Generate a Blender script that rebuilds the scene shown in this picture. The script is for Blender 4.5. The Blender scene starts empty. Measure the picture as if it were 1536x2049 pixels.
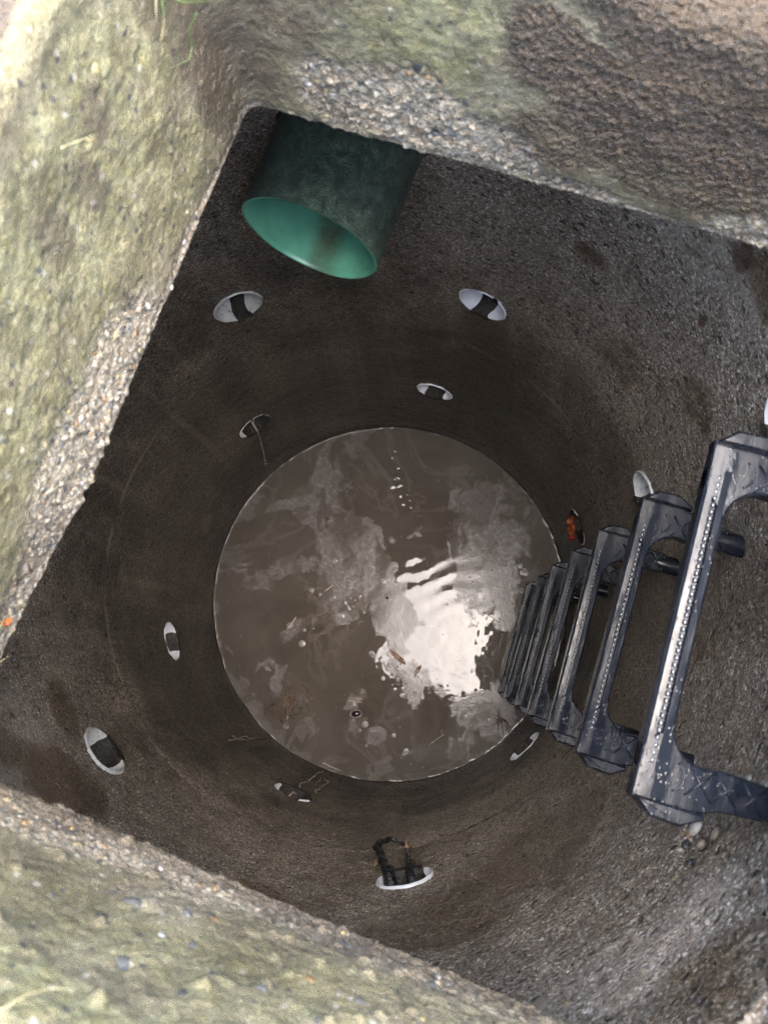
import bpy, math, random
import numpy as np

SC = bpy.context.scene
COL = SC.collection
rad = math.radians

# ------------------------------------------------------------------ camera
# world origin: axis of the round chamber at water level, metres, Z up
cam_d = bpy.data.cameras.new("camera")
cam = bpy.data.objects.new("camera", cam_d)
COL.objects.link(cam)
from mathutils import Matrix, Vector
cam.matrix_world = Matrix(((0.99728451, 0.01272846, 0.07253687, 0.18847),
                           (0.0, 0.9849508, -0.17283493, -0.17228),
                           (-0.07364517, 0.1723656, 0.98227618, 2.69329),
                           (0, 0, 0, 1)))
cam_d.sensor_fit = 'VERTICAL'
cam_d.sensor_height = 34.6
cam_d.lens = 1555.5 / 2049 * 34.6
cam_d.clip_start = 0.02
cam_d.clip_end = 1000
cam_d.dof.use_dof = True
cam_d.dof.focus_distance = 1.7
cam_d.dof.aperture_fstop = cam_d.lens / 3.6
SC.camera = cam

# ------------------------------------------------------------------ light
SUN_AZ, SUN_EL = 85.0, 81.0           # azimuth clockwise from +Y
world = bpy.data.worlds.new("World")
SC.world = world
world.use_nodes = True
wn = world.node_tree
bg = wn.nodes["Background"]
sky = wn.nodes.new("ShaderNodeTexSky")
sky.sky_type = 'NISHITA'
sky.sun_disc = False
sky.sun_elevation = rad(SUN_EL)
sky.sun_rotation = rad(SUN_AZ)
sky.air_density = 1.0
sky.dust_density = 3.0
sky.ozone_density = 0.6
wn.links.new(sky.outputs[0], bg.inputs[0])
bg.inputs[1].default_value = 0.15
sun_d = bpy.data.lights.new("sun", 'SUN')
sun_d.energy = 0.8
sun_d.angle = rad(50)
sun_d.color = (1.0, 0.98, 0.95)
sun = bpy.data.objects.new("sun", sun_d)
COL.objects.link(sun)
az, el = rad(SUN_AZ), rad(SUN_EL)
sdir = Vector((math.sin(az) * math.cos(el), math.cos(az) * math.cos(el), math.sin(el)))
sun.rotation_euler = sdir.to_track_quat('Z', 'Y').to_euler()
sun.location = (1, 2, 6)

vs = SC.view_settings
vs.view_transform = 'Standard'
vs.look = 'None'
vs.gamma = 1.0
vs.use_curve_mapping = False
vs.exposure = 3.15
SC.cycles.max_bounces = 6
SC.cycles.diffuse_bounces = 3
SC.cycles.glossy_bounces = 3
SC.cycles.use_denoising = True
SC.cycles.denoising_prefilter = 'NONE'
SC.cycles.use_adaptive_sampling = True
SC.cycles.adaptive_threshold = 0.03
SC.cycles.adaptive_min_samples = 24
SC.cycles.sample_clamp_indirect = 6.0

# ------------------------------------------------------------------ noise
RNG = random.Random(7)


def _hash(ix, iy, iz, seed):
    h = (ix.astype(np.uint32) * np.uint32(374761393) + iy.astype(np.uint32) * np.uint32(668265263)
         + iz.astype(np.uint32) * np.uint32(2147483647) + np.uint32(seed * 974711 & 0xffffffff))
    h = (h ^ (h >> np.uint32(13))) * np.uint32(1274126177)
    h = (h ^ (h >> np.uint32(16))) * np.uint32(2246822519)
    h = h ^ (h >> np.uint32(15))
    return (h & np.uint32(0xffffff)).astype(np.float32) / np.float32(0xffffff)


def vnoise(P, seed=0):
    """value noise in -1..1, P (...,3)"""
    i = np.floor(P).astype(np.int64)
    f = (P - i).astype(np.float32)
    f = f * f * (3 - 2 * f)
    x, y, z = i[..., 0], i[..., 1], i[..., 2]
    fx, fy, fz = f[..., 0], f[..., 1], f[..., 2]
    r = 0
    for dx in (0, 1):
        wx = fx if dx else 1 - fx
        for dy in (0, 1):
            wy = fy if dy else 1 - fy
            for dz in (0, 1):
                wz = fz if dz else 1 - fz
                r = r + _hash(x + dx, y + dy, z + dz, seed) * (wx * wy * wz)
    return r * 2 - 1


def fbm(P, octaves=4, seed=0, gain=0.5):
    r, a, k = 0, 1.0, 1.0
    for o in range(octaves):
        r = r + a * vnoise(P * k, seed + o * 17)
        a *= gain
        k *= 2.03
    return r


def worley(P, seed=0):
    """distance to the nearest cell point, and a random value per cell"""
    i = np.floor(P).astype(np.int64)
    best = np.full(P.shape[:-1], 9.0, np.float32)
    val = np.zeros(P.shape[:-1], np.float32)
    for dx in (-1, 0, 1):
        for dy in (-1, 0, 1):
            for dz in (-1, 0, 1):
                c0, c1, c2 = i[..., 0] + dx, i[..., 1] + dy, i[..., 2] + dz
                px = c0 + _hash(c0, c1, c2, seed)
                py = c1 + _hash(c0, c1, c2, seed + 1)
                pz = c2 + _hash(c0, c1, c2, seed + 2)
                d = np.sqrt((P[..., 0] - px) ** 2 + (P[..., 1] - py) ** 2 + (P[..., 2] - pz) ** 2)
                m = d < best
                best = np.where(m, d, best)
                val = np.where(m, _hash(c0, c1, c2, seed + 3), val)
    return best, val


def sstep(a, b, x):
    t = np.clip((x - a) / (b - a), 0, 1)
    return t * t * (3 - 2 * t)


# ------------------------------------------------------------------ objects
def link(o, parent=None):
    COL.objects.link(o)
    if parent is not None:
        o.parent = parent
    return o


def tag(o, label, cat, group=None):
    o["label"] = label
    o["category"] = cat
    if group:
        o["group"] = group
    return o


def empty(name, label, cat, loc=(0, 0, 0), rotz=0.0, group=None):
    o = bpy.data.objects.new(name, None)
    o.empty_display_size = 0.05
    o.location = loc
    o.rotation_euler = (0, 0, rotz)
    COL.objects.link(o)
    return tag(o, label, cat, group)


def mesh_np(name, V, F, mat, attrs=None, smooth=True):
    """V (n,3), F (m,4) or (m,3) int array"""
    me = bpy.data.meshes.new(name)
    V = np.ascontiguousarray(V, np.float32)
    F = np.ascontiguousarray(F, np.int32)
    k = F.shape[1]
    me.vertices.add(len(V))
    me.vertices.foreach_set("co", V.ravel())
    me.loops.add(F.size)
    me.loops.foreach_set("vertex_index", F.ravel())
    me.polygons.add(len(F))
    me.polygons.foreach_set("loop_start", np.arange(0, F.size, k, dtype=np.int32))
    me.polygons.foreach_set("loop_total", np.full(len(F), k, np.int32))
    me.polygons.foreach_set("use_smooth", np.full(len(F), smooth, bool))
    me.update(calc_edges=True)
    me.validate()
    for n, a in (attrs or {}).items():
        at = me.attributes.new(n, 'FLOAT', 'POINT')
        at.data.foreach_set("value", np.ascontiguousarray(a, np.float32).ravel())
    if mat:
        me.materials.append(mat)
    return me


def grid_faces(nv, nu, wrap, keep=None):
    idx = np.arange(nv * nu).reshape(nv, nu)
    if wrap:
        a, b = idx[:-1], np.roll(idx, -1, 1)[:-1]
        c, d = np.roll(idx, -1, 1)[1:], idx[1:]
    else:
        a, b, c, d = idx[:-1, :-1], idx[:-1, 1:], idx[1:, 1:], idx[1:, :-1]
    F = np.stack([a, b, c, d], -1)
    if keep is not None:
        F = F[keep]
    return F.reshape(-1, 4)


class MB:
    """collects simple shapes into one mesh"""
    def __init__(s):
        s.v, s.f = [], []

    def add(s, V, F):
        b = len(s.v)
        s.v += [tuple(map(float, p)) for p in V]
        s.f += [tuple(b + i for i in q) for q in F]

    def prism(s, poly, z0, z1, bevel=0.0):
        """extrude a counter-clockwise polygon (list of xy), top edge bevelled"""
        n = len(poly)
        P = np.array(poly, float)
        if bevel:
            a = np.roll(P, 1, 0)
            b = np.roll(P, -1, 0)
            e1 = (P - a) / np.maximum(np.linalg.norm(P - a, axis=1, keepdims=True), 1e-9)
            e2 = (b - P) / np.maximum(np.linalg.norm(b - P, axis=1, keepdims=True), 1e-9)
            nn = np.stack([-(e1 + e2)[:, 1], (e1 + e2)[:, 0]], 1)
            nn /= np.maximum(np.linalg.norm(nn, axis=1, keepdims=True), 1e-9)
            I = P + nn * bevel
            rings = [(I, z0), (P, z0 + bevel), (P, z1 - bevel), (I, z1)]
        else:
            rings = [(P, z0), (P, z1)]
        V = [(x, y, z) for R, z in rings for x, y in R]
        F = []
        for k in range(len(rings) - 1):
            for i in range(n):
                j = (i + 1) % n
                F.append((k * n + i, k * n + j, (k + 1) * n + j, (k + 1) * n + i))
        F.append(tuple(reversed(range(n))))
        F.append(tuple((len(rings) - 1) * n + i for i in range(n)))
        s.add(V, F)

    def tube(s, pts, r, seg=6, close=True):
        pts = [Vector(p) for p in pts]
        n = len(pts)
        rs = r if isinstance(r, (list, tuple)) else [r] * n
        V, F = [], []
        up = Vector((0.13, 0.27, 0.95))
        for i, p in enumerate(pts):
            d = (pts[min(i + 1, n - 1)] - pts[max(i - 1, 0)])
            d = d.normalized() if d.length > 1e-9 else Vector((0, 0, 1))
            a = d.cross(up)
            if a.length < 1e-3:
                a = d.cross(Vector((1, 0, 0)))
            a.normalize()
            b = d.cross(a)
            for k in range(seg):
                t = 2 * math.pi * k / seg
                V.append(p + (a * math.cos(t) + b * math.sin(t)) * rs[i])
        for i in range(n - 1):
            for k in range(seg):
                j = (k + 1) % seg
                F.append((i * seg + k, i * seg + j, (i + 1) * seg + j, (i + 1) * seg + k))
        if close:
            F.append(tuple(reversed(range(seg))))
            F.append(tuple((n - 1) * seg + k for k in range(seg)))
        s.add(V, F)

    def dome(s, c, r, h, rings=3, seg=8):
        V, F = [], []
        for i in range(rings):
            a = i / rings * math.pi / 2
            for k in range(seg):
                t = 2 * math.pi * k / seg
                V.append((c[0] + r * math.cos(a) * math.cos(t), c[1] + r * math.cos(a) * math.sin(t), c[2] + h * math.sin(a)))
        V.append((c[0], c[1], c[2] + h))
        for i in range(rings - 1):
            for k in range(seg):
                j = (k + 1) % seg
                F.append((i * seg + k, i * seg + j, (i + 1) * seg + j, (i + 1) * seg + k))
        for k in range(seg):
            F.append(((rings - 1) * seg + k, (rings - 1) * seg + (k + 1) % seg, rings * seg))
        s.add(V, F)

    def build(s, name, mat, parent=None, smooth=True, sharp=None):
        me = bpy.data.meshes.new(name)
        me.from_pydata(s.v, [], s.f)
        me.update()
        if smooth:
            me.polygons.foreach_set("use_smooth", [True] * len(me.polygons))
            if sharp:
                me.set_sharp_from_angle(angle=rad(sharp))
        if mat:
            me.materials.append(mat)
        return link(bpy.data.objects.new(name, me), parent)


# ------------------------------------------------------------------ materials
class NT:
    def __init__(s, name):
        s.m = bpy.data.materials.new(name)
        s.m.use_nodes = True
        s.t = s.m.node_tree
        s.b = s.t.nodes["Principled BSDF"]
        s.geo = None
        s.vc = {}

    def n(s, kind, **kw):
        nd = s.t.nodes.new("ShaderNode" + kind)
        for k, v in kw.items():
            setattr(nd, k, v)
        return nd

    def l(s, a, b):
        s.t.links.new(a, b)

    def pos(s):
        if s.geo is None:
            s.geo = s.n("TexCoord").outputs["Object"]
        return s.geo

    def scaled(s, v):
        m = s.n("Mapping")
        m.inputs["Scale"].default_value = v
        s.l(s.pos(), m.inputs["Vector"])
        return m.outputs[0]

    def noise(s, scale, detail=3, rough=0.55, dist=0.0, vec=None):
        q = s.n("TexNoise")
        q.inputs["Scale"].default_value = scale
        q.inputs["Detail"].default_value = detail
        q.inputs["Roughness"].default_value = rough
        q.inputs["Distortion"].default_value = dist
        s.l(vec or s.pos(), q.inputs["Vector"])
        return q.outputs["Fac"]

    def voro(s, scale, out="Distance", feature='F1', vec=None, rand=1.0):
        key = (scale, feature, str(vec))
        if key not in s.vc:
            q = s.n("TexVoronoi", feature=feature)
            q.inputs["Scale"].default_value = scale
            q.inputs["Randomness"].default_value = rand
            s.l(vec or s.pos(), q.inputs["Vector"])
            s.vc[key] = q
        return s.vc[key].outputs[out]

    def ramp(s, fac, stops, interp='LINEAR'):
        r = s.n("ValToRGB")
        r.color_ramp.interpolation = interp
        e = r.color_ramp.elements
        while len(e) < len(stops):
            e.new(0.5)
        for k, (p, c) in enumerate(stops):
            e[k].position = p
            e[k].color = (*c, 1) if len(c) == 3 else c
        s.l(fac, r.inputs[0])
        return r.outputs[0]

    def mix(s, fac, a, b, mode='MIX'):
        q = s.n("Mix", data_type='RGBA', blend_type=mode)
        for sock, v in ((q.inputs[0], fac), (q.inputs[6], a), (q.inputs[7], b)):
            if isinstance(v, (int, float)):
                sock.default_value = v
            elif isinstance(v, tuple):
                sock.default_value = (*v, 1)
            else:
                s.l(v, sock)
        return q.outputs[2]

    def math(s, op, a, b=None, clamp=False):
        q = s.n("Math", operation=op, use_clamp=clamp)
        for sock, v in ((q.inputs[0], a), (q.inputs[1], b)):
            if v is None:
                continue
            if isinstance(v, (int, float)):
                sock.default_value = v
            else:
                s.l(v, sock)
        return q.outputs[0]

    def rng(s, x, a, b, c, d):
        q = s.n("MapRange")
        s.l(x, q.inputs[0])
        for i, v in enumerate((a, b, c, d)):
            q.inputs[i + 1].default_value = v
        return q.outputs[0]

    def attr(s, name):
        q = s.n("Attribute")
        q.attribute_name = name
        return q.outputs["Fac"]

    def bump(s, h, dist, strength=1.0, prev=None):
        q = s.n("Bump")
        q.inputs["Strength"].default_value = strength
        q.inputs["Distance"].default_value = dist
        s.l(h, q.inputs["Height"])
        if prev is not None:
            s.l(prev, q.inputs["Normal"])
        return q.outputs[0]

    def out(s, color=None, rough=None, normal=None, spec=None):
        for k, v in (("Base Color", color), ("Roughness", rough), ("Specular IOR Level", spec)):
            if v is None:
                continue
            if isinstance(v, (int, float)):
                s.b.inputs[k].default_value = v
            elif isinstance(v, tuple):
                s.b.inputs[k].default_value = (*v, 1)
            else:
                s.l(v, s.b.inputs[k])
        if normal is not None:
            s.l(normal, s.b.inputs["Normal"])
        return s.m


def mat_plain(name, c1, c2, scale=60, rough=0.5, bump=0.0, bscale=300, spec=0.5):
    q = NT(name)
    c = q.ramp(q.noise(scale, 4), [(0.35, c1), (0.65, c2)])
    nrm = q.bump(q.noise(bscale, 3), bump) if bump else None
    return q.out(c, rough, nrm, spec)


def mat_chamber():
    q = NT("wet_concrete")
    wet, tone, rust, pale = q.attr("wet"), q.attr("tone"), q.attr("rust"), q.attr("pale")
    base = q.ramp(q.noise(9, 4, 0.6), [(0.3, (0.215, 0.168, 0.118)), (0.7, (0.37, 0.305, 0.225))])
    # sand grains and small stones showing through the skin
    grain = q.voro(330, "Color")
    sep = q.n("SeparateColor")
    q.l(grain, sep.inputs[0])
    gcol = q.ramp(sep.outputs[0], [(0.0, (0.06, 0.050, 0.040)), (0.45, (0.23, 0.187, 0.138)), (0.75, (0.42, 0.35, 0.26)), (0.92, (0.64, 0.57, 0.46)), (1.0, (0.84, 0.78, 0.67))])
    c = q.mix(0.65, base, gcol)
    st = q.voro(95, "Color")
    sp2 = q.n("SeparateColor")
    q.l(st, sp2.inputs[0])
    sd = q.voro(95)
    stone = q.math('MULTIPLY', q.math('GREATER_THAN', sp2.outputs[0], 0.86), q.math('LESS_THAN', sd, 0.36))
    scol = q.ramp(sp2.outputs[1], [(0.0, (0.05, 0.05, 0.052)), (0.4, (0.10, 0.085, 0.07)), (0.7, (0.26, 0.19, 0.12)), (1.0, (0.38, 0.35, 0.3))])
    c = q.mix(q.math('MULTIPLY', stone, 0.8), c, scol)
    # coarser sand: pale quartz specks that paint in wet glints, and dark grit
    k2 = q.voro(165, "Color")
    sk = q.n("SeparateColor")
    q.l(k2, sk.inputs[0])
    kd = q.rng(q.voro(165), 0.22, 0.40, 1.0, 0.0)
    c = q.mix(q.math('MULTIPLY', kd, q.math('GREATER_THAN', sk.outputs[0], 0.84)), c, (0.80, 0.76, 0.68))
    c = q.mix(q.math('MULTIPLY', kd, q.math('LESS_THAN', sk.outputs[0], 0.20)), c, (0.045, 0.038, 0.032))
    # blow holes: dirt, with the shade of their depth painted in dark
    pv = q.scaled((1, 1, 1.7))
    pd = q.voro(50, vec=pv)
    pc = q.voro(50, "Color", vec=pv)
    sp3 = q.n("SeparateColor")
    q.l(pc, sp3.inputs[0])
    pit = q.math('MULTIPLY', q.math('GREATER_THAN', sp3.outputs[1], 0.70), q.rng(pd, 0.20, 0.33, 1.0, 0.0))
    pd2 = q.voro(118, vec=pv)
    sp4 = q.n("SeparateColor")
    q.l(q.voro(118, "Color", vec=pv), sp4.inputs[0])
    pit = q.math('MAXIMUM', pit, q.math('MULTIPLY', q.math('GREATER_THAN', sp4.outputs[1], 0.70), q.rng(pd2, 0.18, 0.36, 1.0, 0.0)))
    c = q.mix(q.math('MULTIPLY', pit, 0.85), c, (0.022, 0.019, 0.016))
    # tone: silt and algae film low down, plus shade painted on the far side
    # film and painted shade dull all but the brightest grains
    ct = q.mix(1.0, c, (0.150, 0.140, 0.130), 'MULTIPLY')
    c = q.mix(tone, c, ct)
    c = q.mix(q.math('MULTIPLY', pale, 0.75), c, q.mix(0.5, c, (0.60, 0.50, 0.38)))
    c = q.mix(rust, c, (0.075, 0.03, 0.016))
    wetn = q.math('ADD', wet, q.rng(q.noise(15, 5, 0.7), 0.52, 0.66, 0.0, 0.6), clamp=True)
    wc = q.mix(1.0, c, (0.48, 0.42, 0.345), 'MULTIPLY')
    c = q.mix(wetn, c, wc)
    rough = q.rng(wetn, 0, 1, 0.46, 0.30)
    h = q.noise(420, 2, 0.6)
    hh = q.math('ADD', q.math('MULTIPLY', h, 0.0022), q.math('MULTIPLY', q.voro(330), -0.0016))
    hh = q.math('ADD', hh, q.math('MULTIPLY', pit, -0.004))
    hh = q.math('ADD', hh, q.math('MULTIPLY', q.noise(120, 2, 0.6), 0.0024))
    n4 = q.bump(hh, 1.0, 0.85)
    return q.out(c, rough, n4, 0.30)


def mat_collar():
    q = NT("mossy_concrete")
    moss, agg, wet, dirt = q.attr("moss"), q.attr("agg"), q.attr("wet"), q.attr("dirt")
    base = q.ramp(q.noise(28, 6, 0.65), [(0.3, (0.19, 0.163, 0.105)), (0.5, (0.30, 0.268, 0.178)), (0.72, (0.42, 0.38, 0.27))])
    fine = q.noise(430, 3, 0.75)
    c = q.mix(0.75, base, q.ramp(fine, [(0.34, (0.42, 0.39, 0.34)), (0.66, (1.08, 1.06, 1.02))]), 'MULTIPLY')
    # exposed sand and gravel
    g = q.voro(300, "Color")
    sp = q.n("SeparateColor")
    q.l(g, sp.inputs[0])
    gd = q.voro(300)
    gcol = q.ramp(sp.outputs[0], [(0.0, (0.11, 0.10, 0.088)), (0.12, (0.34, 0.29, 0.225)), (0.5, (0.54, 0.47, 0.365)), (0.72, (0.44, 0.33, 0.21)), (0.8, (0.56, 0.50, 0.40)), (1.0, (0.70, 0.65, 0.56))])
    gcol = q.mix(q.rng(gd, 0.4, 0.75, 0.0, 0.5), gcol, (0.15, 0.125, 0.10))
    c = q.mix(q.math('MULTIPLY', agg, 0.9), c, gcol)
    # moss and algae
    mcol = q.ramp(q.noise(60, 5, 0.7), [(0.28, (0.19, 0.170, 0.070)), (0.5, (0.37, 0.335, 0.175)), (0.62, (0.45, 0.425, 0.255)), (0.78, (0.34, 0.335, 0.175))])
    mcol = q.mix(0.7, mcol, q.ramp(fine, [(0.34, (0.44, 0.43, 0.37)), (0.66, (1.08, 1.08, 1.03))]), 'MULTIPLY')
    mf = q.math('MULTIPLY', moss, q.rng(q.noise(75, 5, 0.7), 0.36, 0.62, 0.15, 1.0), clamp=True)
    c = q.mix(mf, c, mcol)
    # single stones of the mix, worn flush with the face
    sv = q.n("SeparateColor")
    q.l(q.voro(135, "Color"), sv.inputs[0])
    flush = q.rng(q.voro(135), 0.28, 0.40, 1.0, 0.0)
    c = q.mix(q.math('MULTIPLY', flush, q.math('GREATER_THAN', sv.outputs[0], 0.90)), c, (0.10, 0.095, 0.085))
    c = q.mix(q.math('MULTIPLY', flush, q.math('LESS_THAN', sv.outputs[0], 0.05)), c, (0.50, 0.46, 0.38))
    # uneven weathering in hand-sized patches
    c = q.mix(0.9, c, q.ramp(q.noise(17, 5, 0.7), [(0.34, (0.50, 0.46, 0.40)), (0.5, (0.80, 0.77, 0.70)), (0.64, (1.0, 0.97, 0.88))]), 'MULTIPLY')
    # dark dead crust in the little hollows
    c = q.mix(q.rng(q.noise(130, 4, 0.7), 0.55, 0.70, 0.0, 0.70), c, (0.085, 0.07, 0.048))
    c = q.mix(dirt, c, q.ramp(q.noise(190, 4, 0.7), [(0.35, (0.045, 0.030, 0.020)), (0.68, (0.16, 0.118, 0.08))]))  # dirt, with shadow painted into the far left corner
    wc = q.mix(q.noise(40, 4), (0.062, 0.040, 0.024), (0.128, 0.088, 0.054))
    wc = q.mix(0.6, wc, q.ramp(fine, [(0.36, (0.35, 0.33, 0.30)), (0.64, (1.25, 1.2, 1.12))]), 'MULTIPLY')
    c = q.mix(q.math('MULTIPLY', wet, 0.92), c, wc)
    rough = q.rng(wet, 0, 1, 0.66, 0.13)
    wb = q.math('MULTIPLY', wet, q.math('ADD', q.math('MULTIPLY', q.voro(215), -0.0030), q.math('MULTIPLY', q.noise(330, 2, 0.6, 0.8), 0.0040)))
    hh = q.math('ADD', q.math('MULTIPLY', fine, 0.0026), q.math('MULTIPLY', q.noise(190, 2, 0.6), 0.0024))
    hh = q.math('ADD', hh, q.math('MULTIPLY', q.math('MULTIPLY', agg, gd), -0.0022))
    hh = q.math('ADD', hh, wb)
    return q.out(c, rough, q.bump(hh, 1.0, 1.0), q.rng(wet, 0, 1, 0.45, 0.65))


def mat_water():
    q = NT("muddy_water")
    film = q.attr("film")
    wc = q.ramp(q.noise(5, 4, 0.6, 0.6), [(0.3, (0.070, 0.058, 0.046)), (0.7, (0.096, 0.083, 0.068))])
    streak = q.noise(26, 6, 0.7, 2.2)
    fc = q.ramp(streak, [(0.25, (0.105, 0.092, 0.082)), (0.5, (0.18, 0.163, 0.155)), (0.75, (0.29, 0.272, 0.265))])
    c = q.mix(q.math('MULTIPLY', film, 0.66), wc, fc)
    speck = q.voro(120, "Color")
    sp = q.n("SeparateColor")
    q.l(speck, sp.inputs[0])
    dots = q.math('MULTIPLY', q.math('GREATER_THAN', sp.outputs[0], 0.90), q.math('LESS_THAN', q.voro(120), 0.22))
    c = q.mix(q.math('MULTIPLY', dots, 0.55), c, (0.05, 0.04, 0.03))
    fr = q.math('MULTIPLY', film, q.rng(streak, 0.35, 0.7, 0.3, 1.0))
    rough = q.rng(q.math('MAXIMUM', fr, q.math('MULTIPLY', dots, 0.7)), 0, 1, 0.03, 0.34)
    nm = q.bump(q.math('MULTIPLY', film, q.noise(110, 4, 0.65)), 0.0012, 0.5)
    q.b.inputs["IOR"].default_value = 1.33
    return q.out(c, rough, nm, 0.5)


def mat_step():
    q = NT("wet_black_plastic")
    c = q.ramp(q.noise(35, 4), [(0.3, (0.006, 0.008, 0.012)), (0.7, (0.014, 0.017, 0.024))])
    silt = q.rng(q.noise(14, 5, 0.65), 0.62, 0.82, 0.0, 0.30)
    c = q.mix(silt, c, (0.17, 0.14, 0.11))
    d = q.voro(330)
    dc = q.voro(330, "Color")
    sp = q.n("SeparateColor")
    q.l(dc, sp.inputs[0])
    drop = q.math('MULTIPLY', q.math('GREATER_THAN', sp.outputs[0], 0.86), q.rng(d, 0.0, 0.5, 1.0, 0.0))
    n2 = q.bump(q.math('ADD', q.math('MULTIPLY', q.noise(70, 2), 0.0003), q.math('MULTIPLY', drop, 0.0004)), 1.0, 0.6)
    rough = q.rng(q.noise(40, 4, 0.6, 0, q.scaled((0.18, 1.6, 1.0))), 0.38, 0.66, 0.07, 0.34)
    return q.out(c, rough, n2, 0.34)


def mat_pipe():
    q = NT("green_pipe_plastic")
    # weathered, silted outside; cleaner inside is its own material
    c = q.ramp(q.noise(60, 6, 0.75, 0.3), [(0.36, (0.025, 0.038, 0.026)), (0.5, (0.055, 0.085, 0.056)), (0.60, (0.10, 0.14, 0.095)), (0.70, (0.18, 0.21, 0.155))])
    scratch = q.rng(q.noise(34, 5, 0.75), 0.66, 0.70, 0.0, 1.0)
    c = q.mix(q.math('MULTIPLY', scratch, 0.9), c, (0.05, 0.30, 0.19))
    n1 = q.bump(q.noise(95, 4, 0.7, 2.5), 0.006, 1.0)
    return q.out(c, 0.34, n1, 0.5)


def mat_pipe_in():
    q = NT("green_pipe_bore")
    c = q.ramp(q.noise(18, 5, 0.6), [(0.3, (0.075, 0.26, 0.16)), (0.7, (0.14, 0.38, 0.245))])
    st = q.math('MULTIPLY', q.attr("silt"), q.rng(q.noise(30, 4, 0.7), 0.30, 0.60, 0.45, 1.0))
    c = q.mix(st, c, (0.075, 0.075, 0.042))
    dots = q.rng(q.noise(90, 3, 0.7), 0.72, 0.76, 0.0, 0.7)
    c = q.mix(dots, c, (0.03, 0.04, 0.03))
    return q.out(c, 0.30, q.bump(q.noise(120, 3), 0.0006, 0.6), 0.5)


def mat_pvc(name, tint, dirt):
    q = NT(name)
    c = q.ramp(q.noise(45, 4), [(0.3, tuple(x * 0.85 for x in tint)), (0.7, tint)])
    d = q.rng(q.noise(120, 5, 0.7), 0.70 - dirt * 0.3, 0.78 - dirt * 0.22, 0.0, 0.92)
    c = q.mix(d, c, (0.075, 0.065, 0.045))
    return q.out(c, 0.38, q.bump(q.noise(260, 3), 0.0006, 0.6), 0.5)


M = dict(
    chamber=mat_chamber(), collar=mat_collar(), water=mat_water(), step=mat_step(),
    pipe=mat_pipe(), pipe_in=mat_pipe_in(),
    pvc=mat_pvc("white_pvc", (0.80, 0.82, 0.84), 0.22),
    pvc_dirty=mat_pvc("stained_white_pvc", (0.66, 0.66, 0.62), 0.48),
    sediment=mat_plain("wet_black_silt", (0.012, 0.010, 0.008), (0.04, 0.032, 0.026), 140, 0.28, 0.003, 260),
    soil=mat_plain("dark_soil", (0.025, 0.018, 0.012), (0.07, 0.05, 0.035), 90, 0.9, 0.004, 200),
    root_pale=mat_plain("pale_root", (0.32, 0.26, 0.19), (0.52, 0.45, 0.35), 120, 0.45),
    root_brown=mat_plain("brown_twig", (0.06, 0.03, 0.018), (0.17, 0.09, 0.045), 160, 0.35),
    root_black=mat_plain("wet_black_root", (0.008, 0.008, 0.009), (0.028, 0.026, 0.026), 130, 0.2, 0.003, 240),
    cut_wood=mat_plain("broken_orange_wood", (0.34, 0.20, 0.11), (0.55, 0.37, 0.22), 220, 0.4),
    leaf=mat_plain("wet_orange_leaf", (0.13, 0.028, 0.012), (0.38, 0.12, 0.04), 70, 0.22, 0.001, 300),
    leaf_red=mat_plain("wet_red_leaf", (0.16, 0.02, 0.012), (0.36, 0.06, 0.035), 90, 0.22),
    foam=mat_plain("scum_foam", (0.13, 0.115, 0.105), (0.24, 0.22, 0.21), 120, 0.12, 0.0006, 500),
    ground=mat_plain("garden_soil", (0.035, 0.022, 0.014), (0.10, 0.065, 0.042), 30, 0.9, 0.01, 60),
    grass=mat_plain("grass_blades", (0.07, 0.11, 0.03), (0.15, 0.20, 0.07), 20, 0.5),
    straw=mat_plain("dry_grass", (0.22, 0.18, 0.08), (0.38, 0.34, 0.19), 30, 0.5),
    stud=mat_plain("wet_stud", (0.03, 0.034, 0.042), (0.05, 0.055, 0.065), 60, 0.16, 0, 300, 1.0),
    pod=mat_plain("black_pod", (0.01, 0.009, 0.008), (0.03, 0.025, 0.022), 80, 0.2),
)
PEB = dict(
    grey=mat_plain("grey_pebble", (0.07, 0.068, 0.062), (0.14, 0.135, 0.12), 120, 0.5),
    dark=mat_plain("dark_pebble", (0.030, 0.029, 0.028), (0.07, 0.068, 0.066), 120, 0.4),
    tan=mat_plain("tan_pebble", (0.20, 0.155, 0.105), (0.34, 0.28, 0.20), 120, 0.5),
    orange=mat_plain("orange_pebble", (0.19, 0.105, 0.045), (0.30, 0.185, 0.09), 120, 0.42),
    white=mat_plain("white_pebble", (0.34, 0.31, 0.26), (0.52, 0.49, 0.43), 120, 0.4),
    yellow=mat_plain("yellow_pebble", (0.28, 0.21, 0.085), (0.40, 0.32, 0.15), 120, 0.4),
)

# ------------------------------------------------------------------ layout constants
R = 0.61                       # chamber radius
Z_SLAB = 2.03                  # underside of the slab with the square opening
Z_TOP = 2.30                   # top of the collar
Z_JOINT = 0.885                # joint between the two concrete rings
OPEN_ROT = rad(-20)            # the square opening is turned against the view
NX, NY = math.cos(OPEN_ROT), math.sin(OPEN_ROT)
S0, S1, T0, T1 = -0.108, 0.552, -0.329, 0.329


def st_xy(s, t):
    return s * NX - t * NY, s * NY + t * NX


def wall_pt(deg, z, r=R):
    return Vector((r * math.cos(rad(deg)), r * math.sin(rad(deg)), z))


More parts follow.
